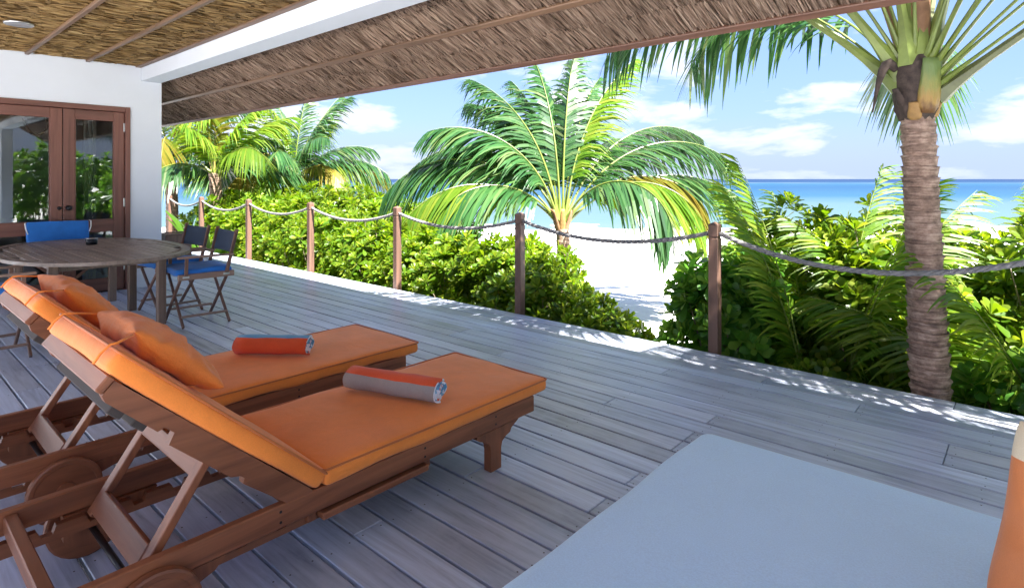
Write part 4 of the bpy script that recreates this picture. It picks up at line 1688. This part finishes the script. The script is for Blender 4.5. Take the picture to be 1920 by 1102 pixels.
def stub(t, c, psi, el, L, w0, w1, mat, r_off):
    """broad boat-shaped petiole base"""
    d = cam_dir(psi, el)
    hd = cam_dir(psi, 0)
    s = Vector((0, 0, 1)).cross(hd)
    u = d.cross(s)
    if u.dot(hd) < 0:
        u = -u
    mb = MB()
    vs, fs = [], []
    n, m_ = 8, 10
    for i in range(n + 1):
        f = i / n
        w = (w0 + (w1 - w0) * f ** 0.7) * (0.55 + 0.45 * min(1, f / 0.22) ** 0.6) * (1 + 0.08 * mnoise.noise(Vector((f * 6, psi, L * 9))))
        th = w * (0.55 - 0.15 * f)
        cpt = Vector(c) + hd * r_off + d * (L * f)
        for k in range(m_):
            a = 2 * math.pi * k / m_
            vs.append(cpt + s * (w / 2 * math.cos(a)) + u * (th / 2 * math.sin(a)))
    for i in range(n):
        for k in range(m_):
            fs.append((i * m_ + k, i * m_ + (k + 1) % m_, (i + 1) * m_ + (k + 1) % m_, (i + 1) * m_ + k))
    fs.append(tuple(range(m_ - 1, -1, -1)))
    fs.append(tuple(n * m_ + k for k in range(m_)))
    mb.add(vs, fs, 0)
    return mb.build('frond_stub', mat, t, smooth=True)


C0 = (cx, cy, cz)
stub(t, (cx, cy, cz - 0.10), -92, 82, 0.36, 0.165, 0.125, M['frond_base'], 0.112)
stub(t, (cx, cy, cz - 0.14), -130, 70, 0.12, 0.10, 0.06, M['cut_wood'], 0.10)
stub(t, (cx, cy, cz - 0.12), -40, 70, 0.10, 0.09, 0.05, M['cut_wood'], 0.10)
stub(t, (cx, cy, cz - 0.05), 190, 60, 0.14, 0.10, 0.05, M['fibre'], 0.10)
stub(t, (cx, cy, cz + 0.26), -115, 80, 0.42, 0.16, 0.11, M['sheath'], 0.05)
stub(t, (cx, cy, cz + 0.22), 160, 72, 0.50, 0.16, 0.12, M['sheath'], 0.04)
big = [  # psi, th0, th1, L, mats, base height, r_off
    (148, 46, -24, 3.8, PG, 0.10, 0.09), (160, 58, -12, 3.9, PG, 0.16, 0.08), (205, 76, 48, 3.9, PG, 0.24, 0.07),
    (-105, 83, 42, 3.8, PG, 0.30, 0.05), (60, 86, 66, 2.8, PG, 0.34, 0.03), (-60, 76, 20, 3.4, PG, 0.26, 0.07),
    (30, 74, 62, 2.6, PO, 0.24, 0.07),
    (-46, 38, 2, 3.0, PO, 0.02, 0.11),
    (118, 56, -62, 2.5, G, 0.14, 0.07), (56, 40, -62, 2.6, G, 0.10, 0.08), (136, 50, -50, 2.9, G, 0.12, 0.08),
    (-150, 78, 46, 3.8, PG, 0.28, 0.05), (172, 60, 10, 3.6, G, 0.2, 0.06),
    (188, 66, 26, 3.4, G, 0.2, 0.06), (-168, 70, 34, 3.4, G, 0.22, 0.06), (-128, 72, 34, 3.4, G, 0.22, 0.06),
    (-52, 54, 6, 3.5, G, 0.14, 0.08), (-62, 58, 12, 3.5, G, 0.16, 0.08), (-74, 62, 22, 3.4, G, 0.18, 0.07), (-58, 66, 16, 3.5, G, 0.2, 0.07),
    (-70, 40, 12, 3.2, G, 0.1, 0.09), (-80, 48, 22, 3.2, G, 0.14, 0.08), (-86, 56, 26, 3.2, G, 0.18, 0.08), (-64, 34, 4, 3.2, G, 0.06, 0.1), (-95, 60, 30, 3.2, G, 0.2, 0.07), (-56, 42, 2, 3.2, G, 0.1, 0.09)]
for i, (psi, a0, a1, L, mm, dz, ro) in enumerate(big):
    h = cam_dir(psi, 0) * ro
    near = mm in (PG, PO)
    add_frond(t, (cx + h.x, cy + h.y, cz + dz), psi=psi, th0=a0, th1=a1, L=L, seed=100 + i, leaf_len=0.80 if near else 0.70, pairs=54, pet=0.30 if near else 0.24,
              mats=mm, wid=0.036 if near else 0.031, droop=0.75 if near else 0.6, rach=0.036 if near else 0.013, ease=1.5)
# dead spathe hanging on the left of the crown
add_d = MB()
p0 = Vector((cx, cy, cz + 0.2)) + cam_dir(180, 0) * 0.14
pts = [p0 + cam_dir(180, 0) * (0.16 * f) + Vector((0, 0, 0.10 * math.sin(f * 3) - 0.30 * f * f)) for f in np.linspace(0, 1, 8)]
add_d.tube(pts, [0.02, 0.03, 0.034, 0.032, 0.028, 0.02, 0.012, 0.004], 7)
add_d.build('dead_spathe', M['fibre'], t, smooth=True)

# ---- short palm in the middle of the view, on the beach edge
px_, py_ = -6.0, 8.04
gz = float(ground_z(np.array(px_), np.array(py_)))
t = thing('coconut_palm', 'short coconut palm with spreading fronds in front of the beach at picture centre', 'palm tree', (px_, py_, gz), 0, 'coconut palms')
put('trunk', trunk_mesh((0, 0, -0.2), (0.0, 0.0, 1.70), 0.14, 0.105, 20, 8, 0.3, (0.05, 0), 0.010), t)
cz2 = 1.68
mid = [(180, 56, -58, 3.6, G), (168, 66, -50, 3.4, G), (150, 80, 20, 3.3, G), (70, 90, 52, 3.4, G), (30, 82, 34, 3.4, LM),
       (12, 60, -40, 3.8, G), (26, 66, -30, 3.9, G), (-42, 58, -90, 2.7, G), (4, 42, -46, 3.6, G), (-14, 52, -80, 2.9, LM), (-158, 50, -66, 2.6, G),
       (98, 70, 0, 3.1, G), (128, 60, -30, 3.1, G), (52, 64, -20, 3.3, G), (-4, 54, -66, 2.9, Y_), (60, 78, 30, 3.3, G), (120, 78, 30, 3.2, G),
       (196, 44, -62, 3.1, LM), (140, 74, 5, 3.3, G), (110, 86, 45, 3.2, G), (-175, 74, -20, 3.0, G)]
for i, (psi, a0, a1, L, mm) in enumerate(mid):
    h = cam_dir(psi, 0) * 0.07
    add_frond(t, (h.x, h.y, cz2 + 0.0 + 0.015 * (a0 - 40) / 10), psi=psi, th0=a0, th1=a1, L=L, seed=200 + i, leaf_len=0.92, pairs=84, pet=0.20, mats=mm,
              wid=0.046, droop=0.58, rach=0.024)
for psi, el, mt in ((-90, 76, M['cut_wood']), (-40, 70, M['sheath']), (-140, 70, M['sheath']), (20, 74, M['cut_wood']), (200, 72, M['sheath'])):
    stub(t, (0, 0, cz2 - 0.16), psi, el, 0.42, 0.15, 0.07, mt, 0.07)


def generic_palm(label, px, d, zc, nf, L, seed, lean=0.0, ypct=0.2, tr=0.13, extra=(), leaf=0.88, pairs=54):
    t_ = (px - 960) / 1100.0
    x = (-0.664 + 0.748 * t_) * d
    y = (0.748 + 0.664 * t_) * d
    g = float(ground_z(np.array(x), np.array(y)))
    t = thing('coconut_palm', label, 'palm tree', (x, y, g), 0, 'coconut palms')
    put('trunk', trunk_mesh((0, 0, -0.2), (lean, 0, zc - g), tr * 1.2, tr, 26, seed, 0.3, (0.06, 0.04), 0.010), t)
    r_ = random.Random(seed)
    specs = list(extra)
    for k in range(nf):
        psi = k * 137.5 + r_.uniform(-14, 14)
        lev = k / nf
        th0 = 80 - 62 * lev + r_.uniform(-6, 6)
        th1 = 28 - 105 * lev ** 0.7 + r_.uniform(-12, 12)
        mm = Y_ if r_.random() < ypct * (0.4 + lev) else (LM if r_.random() < 0.3 else G)
        specs.append((psi, th0, th1, L * r_.uniform(0.85, 1.1), mm))
    for i, (psi, a0, a1, LL, mm) in enumerate(specs):
        h = cam_dir(psi, 0) * 0.06
        add_frond(t, (lean + h.x, h.y, zc - g - 0.02), psi=psi, th0=a0, th1=a1, L=LL, seed=seed * 50 + i, leaf_len=leaf, pairs=pairs, pet=0.16, mats=mm, wid=0.042,
                  droop=0.55, rach=0.022)
    return t


generic_palm('palm with a yellow upright frond and dark trunk, second from the white wall', 402, 14.5, 1.55, 9, 2.3, 31, ypct=0.25,
             extra=((-60, 86, 74, 2.5, Y_), (150, 66, 0, 2.4, Y_), (20, 62, 10, 2.4, LM)))
generic_palm('bushy green and yellow palm above the hedge, left of the short centre palm', 548, 17.0, 1.35, 20, 3.0, 32, ypct=0.18, tr=0.15,
             extra=((-30, 40, -70, 2.6, Y_), (-120, 36, -70, 2.4, Y_), (0, 40, -45, 3.0, G), (40, 74, 40, 3.4, G), (70, 84, 65, 3.2, G)))
generic_palm('palm half hidden by the white wall corner, fronds hanging left of the yellow frond', 318, 15.5, 2.1, 12, 2.8, 33, ypct=0.1)
generic_palm('low far palm between the yellow-fronded palm and the bushy palm', 470, 22.0, 0.55, 13, 2.8, 34, ypct=0.35)

# ---- young palms growing from the ground in the right-hand bushes
def young_palm(label, loc, specs, seed, leaf=0.55, pairs=44, rach=0.014, pet=0.30):
    t = thing('young_palm', label, 'palm', loc, 0, 'young palms in the bushes')
    for i, (psi, a0, a1, L, mm) in enumerate(specs):
        h = cam_dir(psi, 0) * 0.04
        add_frond(t, (h.x, h.y, 0), psi=psi, th0=a0, th1=a1, L=L, seed=seed + i, leaf_len=leaf, pairs=int(pairs * 1.35), pet=pet, mats=mm, wid=0.021, droop=0.35, rach=rach, dihedral=0.4)
    return t


young_palm('young palm with upright fronds rising between the post and the big palm trunk', (-1.28, 5.28, -1.02),
           [(150, 84, 66, 2.7, LM), (30, 82, 58, 2.7, LM), (-40, 84, 60, 2.5, LM), (10, 76, 34, 2.8, LM), (165, 84, 58, 2.5, LM), (90, 82, 50, 2.5, LM), (100, 72, 20, 2.3, LM),
            (10, 70, 15, 2.3, LM), (130, 74, 25, 2.1, LM), (60, 70, 10, 2.4, LM), (-60, 82, 60, 2.2, LM)], 400)
young_palm('young palm with a tall pale frond just right of the big palm trunk', (-0.30, 5.95, -1.02),
           [(6, 82, 64, 3.5, LM), (35, 76, 30, 3.3, LM), (20, 80, 50, 3.4, LM), (-10, 74, 5, 2.9, LM), (80, 80, 45, 2.8, LM), (-40, 72, -5, 2.7, LM), (160, 76, 30, 2.6, LM), (-80, 80, 40, 2.4, LM),
            (5, 60, -25, 2.8, LM), (120, 70, 10, 2.6, LM), (-30, 66, -10, 2.4, LM)], 430, 0.62)
young_palm('yellow-green young palm low behind the rope, right of the trunk foot', (0.25, 5.35, -1.02),
           [(20, 74, 0, 2.2, LM), (-20, 74, 10, 2.2, LM), (150, 72, 5, 2.3, LM), (130, 66, -20, 2.2, LM), (100, 78, 30, 2.3, LM), (-60, 82, 50, 2.0, LM), (60, 66, -10, 2.2, LM),
            (175, 80, 40, 2.2, LM)], 460, 0.55)


# ================================================================== SHRUBS
def leaf_pts(L, W):
    """obovate folded leaf, base at origin, along +x, blade in xy"""
    c = [(0.0, 0.0), (0.40 * L, -0.010 * L), (0.75 * L, -0.02 * L), (1.0 * L, -0.06 * L)]
    vs = [(c[0][0], 0, 0), (c[1][0], 0, c[1][1]), (c[2][0], 0, c[2][1]), (c[3][0], 0, c[3][1]),
          (0.40 * L, 0.30 * W, 0.05 * W), (0.76 * L, 0.50 * W, 0.06 * W), (0.95 * L, 0.28 * W, -0.02 * L),
          (0.40 * L, -0.30 * W, 0.05 * W), (0.76 * L, -0.50 * W, 0.06 * W), (0.95 * L, -0.28 * W, -0.02 * L)]
    fs3 = [(0, 1, 4), (0, 7, 1)]
    fs4 = [(1, 2, 5, 4), (2, 3, 6, 5), (1, 7, 8, 2), (2, 8, 9, 3)]
    return np.array(vs), fs3, fs4


def rosette(n_leaf, L, W, seed):
    r_ = random.Random(seed)
    V, F3, F4 = [], [], []
    for k in range(n_leaf):
        lf = k / n_leaf
        ll = L * (0.55 + 0.5 * lf) * r_.uniform(0.85, 1.1)
        vs, f3, f4 = leaf_pts(ll, W * (0.6 + 0.45 * lf) * r_.uniform(0.85, 1.1))
        az = k * 2.39996 + r_.uniform(-0.25, 0.25)
        el = R(72 - 78 * lf + r_.uniform(-10, 10))
        Mx = Matrix.Rotation(az, 3, 'Z') @ Matrix.Rotation(-el, 3, 'Y') @ Matrix.Rotation(r_.uniform(-0.3, 0.3), 3, 'X')
        vs = vs @ np.array(Mx).T + np.array([0, 0, -0.03 * lf])
        o = sum(len(q) for q in V)
        V.append(vs)
        F3 += [[i + o for i in f] for f in f3]
        F4 += [[i + o for i in f] for f in f4]
    return np.concatenate(V), np.array(F3), np.array(F4)


ROS = {}
for key, (nl, L, W) in {'small': (13, 0.145, 0.056), 'large': (12, 0.18, 0.085)}.items():
    ROS[key] = [rosette(nl, L, W, 900 + i) for i in range(5)]
ROS_ME = {}
for key in ROS:
    for mk in ('shrub', 'shrub_deep'):
        ROS_ME[(key, mk)] = [np_mesh('leaf_rosette', v, [f3, f4], M[mk], smooth=True) for v, f3, f4 in ROS[key]]


def shrub(label, x, y, ztop, rx, ry, n_out, n_in, seed, size='small', mat='shrub', scale=1.0, objs=True, group='leafy green shrubs beyond the deck', zg=None):
    r_ = random.Random(seed)
    zg = float(ground_z(np.array(x), np.array(y))) if zg is None else zg
    H_ = ztop - zg
    t = thing('shrub', label, 'shrub', (x, y, zg), 0, group)
    tips = []

    def radial(d):
        return 1.0 + 0.30 * mnoise.noise(Vector(d) * 1.9 + Vector((seed * 1.3, 0, 0))) + 0.12 * mnoise.noise(Vector(d) * 5 + Vector((0, seed, 0)))

    def sample(lo, hi):
        while True:
            d = Vector((r_.gauss(0, 1), r_.gauss(0, 1), r_.gauss(0.25, 0.9)))
            if d.length < 0.1:
                continue
            d.normalize()
            if d.z > -0.55:
                break
        k = radial(d) * r_.uniform(lo, hi)
        zc_ = H_ * 0.52
        p = Vector((d.x * rx * k, d.y * ry * k, zc_ + d.z * (H_ * 0.48) * k))
        p.z = max(p.z, 0.05)
        nrm = (Vector((d.x / rx, d.y / ry, d.z / (H_ * 0.48))).normalized() * 0.75 + Vector((0, 0, 0.55))).normalized()
        return p, nrm

    Vs, F3s, F4s = [], [], []
    off = 0

    def rot_for(nrm):
        q = Vector((0, 0, 1)).rotation_difference(nrm)
        return q @ Matrix.Rotation(r_.uniform(0, 6.28), 3, 'Z').to_quaternion()

    for i in range(n_in + (0 if objs else n_out)):
        lo, hi = (0.55, 0.92) if i < n_in else (0.86, 1.04)
        p, nrm = sample(lo, hi)
        nrm = (nrm + Vector((r_.gauss(0, 0.3), r_.gauss(0, 0.3), r_.gauss(0, 0.3)))).normalized()
        v, f3, f4 = ROS[size][r_.randrange(5)]
        Mr = np.array(rot_for(nrm).to_matrix()) * (scale * r_.uniform(0.75, 1.2))
        Vs.append(v @ Mr.T + np.array(p))
        F3s.append(f3 + off)
        F4s.append(f4 + off)
        off += len(v)
        if i % 7 == 0:
            tips.append(p)
    if Vs:
        o = put('foliage', np_mesh('foliage', np.concatenate(Vs), [np.concatenate(F3s), np.concatenate(F4s)], M[mat], smooth=True), t)
        o['kind'] = 'stuff'
    if objs:
        for i in range(n_out):
            p, nrm = sample(0.88, 1.06)
            nrm = (nrm + Vector((r_.gauss(0, 0.25), r_.gauss(0, 0.25), r_.gauss(0, 0.25)))).normalized()
            o = put('leaf_rosette', ROS_ME[(size, mat)][r_.randrange(5)], t, loc=p)
            o.rotation_mode = 'QUATERNION'
            o.rotation_quaternion = rot_for(nrm)
            k = scale * r_.uniform(0.8, 1.25)
            o.scale = (k, k, k)
            if i % 4 == 0:
                tips.append(p)
    # stems
    mb = MB()
    for i, p in enumerate(tips[:40]):
        b0 = Vector((r_.uniform(-0.10, 0.10), r_.uniform(-0.10, 0.10), -0.05))
        m_ = b0.lerp(p, 0.5) + Vector((p.x * 0.12, p.y * 0.12, 0.08 * H_)) + Vector((r_.uniform(-0.05, 0.05), r_.uniform(-0.05, 0.05), 0))
        mb.tube([b0, b0.lerp(m_, 0.55), m_, m_.lerp(p, 0.6), p], [0.013, 0.011, 0.009, 0.006, 0.004], 5, cap=False)
    o = mb.build('stem', M['branch'], t, fix=False)
    o['kind'] = 'stuff'
    return t


hedge = [
    ('small low shrub at the right end of the hedge, in front of bare sand', -2.98, 5.15, -0.16, 0.46, 0.40, 80, 80),
    ('low shrub second from the right end of the hedge', -3.55, 5.35, 0.14, 0.58, 0.5, 100, 120),
    ('hedge shrub with bare twigs, third from the hedge end on the sand', -4.25, 5.40, 0.48, 0.62, 0.55, 120, 150),
    ('hedge shrub right behind the centre post', -5.05, 5.50, 0.62, 0.65, 0.6, 130, 170),
    ('hedge shrub just left of the centre post, below the sagging rope', -5.85, 5.55, 0.62, 0.70, 0.62, 130, 180),
    ('hedge shrub halfway between the centre post and the next post to its left', -6.65, 5.55, 0.62, 0.70, 0.62, 130, 180),
    ('hedge shrub just right of the post left of the centre post', -7.45, 5.55, 0.66, 0.75, 0.65, 130, 180),
    ('tall hedge shrub just left of the second post left of centre', -8.35, 5.60, 0.80, 0.80, 0.68, 130, 190),
    ('tall hedge shrub in the span right of the third post from the wall', -9.35, 5.60, 0.88, 0.85, 0.70, 120, 190),
    ('tall hedge shrub in the span left of the third post from the wall', -10.5, 5.70, 0.92, 0.95, 0.75, 110, 190),
]
for i, (lb, x, y, zt, rx, ry, no_, ni) in enumerate(hedge):
    shrub(lb, x, y, zt, rx, ry, no_, ni, 500 + i, 'small', 'shrub', 1.0 + 0.02 * i)
back = [
    ('far shrub right of the navy chairs, in the hedge behind the slim posts', -11.8, 5.9, 0.95, 1.05, 0.8, 160, 190),
    ('far shrub behind the far navy chair back', -13.2, 6.1, 1.0, 1.1, 0.9, 150, 180),
    ('far shrub beside the white wall corner', -15.0, 6.3, 1.05, 1.3, 1.0, 150, 180),
    ('second-row shrub round the foot of the short palm trunk', -5.75, 7.0, 0.42, 0.85, 0.7, 130, 160),
    ('second-row shrub seen over the rope left of the short palm', -8.1, 7.2, 0.66, 1.0, 0.9, 150, 180),
    ('second-row shrub cresting above the rope, right of the bushy palm', -9.9, 7.2, 1.02, 1.1, 0.9, 170, 200),
    ('highest hedge crest below the bushy palm, right side', -11.7, 7.4, 1.22, 1.2, 1.0, 170, 200),
    ('high hedge crest below the bushy palm, left side', -13.6, 7.6, 1.18, 1.3, 1.0, 170, 200),
    ('dark back-row shrub around the dark palm trunk', -15.8, 8.0, 1.15, 1.5, 1.1, 170, 200),
    ('distant shrub behind the palm with the yellow upright frond', -18.5, 9.0, 1.3, 1.8, 1.4, 190, 200),
    ('distant shrub between the bushy palm and the dark palm trunk', -15.5, 10.5, 1.0, 1.8, 1.5, 190, 200),
    ('distant shrub at the sea side of the bushy palm', -13.2, 10.2, 0.78, 1.3, 1.2, 170, 180),
]
for i, (lb, x, y, zt, rx, ry, no_, ni) in enumerate(back):
    shrub(lb, x, y, zt, rx, ry, no_, ni, 540 + i, 'small', 'shrub_deep' if 'dark' in lb else 'shrub', 1.35, objs=False)
right = [
    ('large-leaved shrub spilling past the tall dark post', -2.02, 5.32, 0.75, 0.52, 0.45, 130, 120, 'large', 'shrub_deep', 1.0),
    ('yellow-green shrub crest behind the rope, right of the tall dark post', -1.75, 6.05, 1.08, 0.72, 0.6, 140, 150, 'small', 'shrub', 1.1),
    ('broad green shrub between the young palm and the big palm trunk', -0.98, 5.75, 0.85, 0.70, 0.6, 140, 160, 'large', 'shrub', 0.9),
    ('green shrub behind the big palm trunk, below the sea line', -0.85, 6.9, 1.15, 0.85, 0.7, 120, 150, 'large', 'shrub', 0.9),
    ('yellow-green shrub right of the palm trunk at the picture edge', 0.35, 6.3, 1.2, 0.75, 0.7, 140, 160, 'small', 'shrub', 1.15),
    ('dark leafy shrub low at the right picture edge by the deck', 0.25, 5.15, 0.25, 0.62, 0.40, 120, 140, 'large', 'shrub_deep', 0.95),
    ('low shrub filling in under the young palm by the deck', -1.35, 5.10, -0.02, 0.60, 0.35, 110, 130, 'large', 'shrub', 0.8),
]
for i, (lb, x, y, zt, rx, ry, no_, ni, sz, mt, sc_) in enumerate(right):
    shrub(lb, x, y, zt, rx, ry, no_, ni, 580 + i, sz, mt, sc_)
for i, (x, y, zt, rx) in enumerate(((1.7, 5.6, 1.3, 0.9), (3.4, 5.7, 1.6, 1.0), (5.6, 5.4, 2.2, 1.2), (7.6, 4.2, 2.6, 1.3), (8.6, 2.2, 2.6, 1.3))):
    shrub(('garden shrub mirrored in the door glass, by the deck edge', 'taller garden shrub mirrored in the door glass', 'tall garden shrub at the deck end, mirrored in the door',
           'tallest leafy garden shrub past the deck end', 'leafy garden shrub facing the verandah end')[i], x, y, zt, rx, rx, 150, 200, 600 + i, 'large', 'shrub_deep', 1.4, objs=False)

# broad-leaved plant beside the wall corner
t = thing('broad_leaf_plant', 'broad-leaved green plant beside the white wall corner', 'plant', (-13.1, 5.05, -1.0))
for k in range(15):
    r_ = random.Random(700 + k)
    psi, L = k * 29 + r_.uniform(-12, 12), r_.uniform(1.3, 2.1)
    a0, a1 = r_.uniform(70, 84), r_.uniform(15, 50)
    p = Vector((0, 0, 0))
    vs, fs = [], []
    ns = 12
    for i in range(ns + 1):
        f = i / ns
        d = cam_dir(psi, a0 + (a1 - a0) * f ** 1.5)
        sd = Vector((0, 0, 1)).cross(cam_dir(psi, 0))
        w = 0.02 if f < 0.35 else 0.02 + 0.075 * math.sin(min(1, (f - 0.35) / 0.65) * math.pi) ** 0.7
        vs += [p + sd * w + Vector((0, 0, 0.05 * w)), p, p - sd * w + Vector((0, 0, 0.05 * w))]
        p = p + d * (L / ns)
    for i in range(ns):
        q = i * 3
        fs += [(q, q + 1, q + 4, q + 3), (q + 1, q + 2, q + 5, q + 4)]
    mb = MB()
    mb.add(vs, fs)
    mb.build('leaf', M['broad'], t, smooth=True, fix=False)

# low wooded headland across the water, far left
mb = MB()
n = 60
vs, fs = [], []
for i in range(n + 1):
    f = i / n
    r_m = -1500 + 620 * f
    h = 26 * math.sin(math.pi * min(1, max(0, f))) ** 0.6 * (1 + 0.25 * mnoise.noise(Vector((f * 14, 0, 0))) + 0.12 * mnoise.noise(Vector((f * 60, 2, 0))))
    for (dd, hh) in ((2500, -1.6), (2510, h * 0.8), (2560, h), (2640, -1.6)):
        vs.append(seapt(r_m, dd, hh))
for i in range(n):
    for k in range(3):
        fs.append((i * 4 + k, (i + 1) * 4 + k, (i + 1) * 4 + k + 1, i * 4 + k + 1))
mb.add(vs, fs)
mb.build('headland', M['far_green'], None, smooth=False, fix=False, kind='structure')
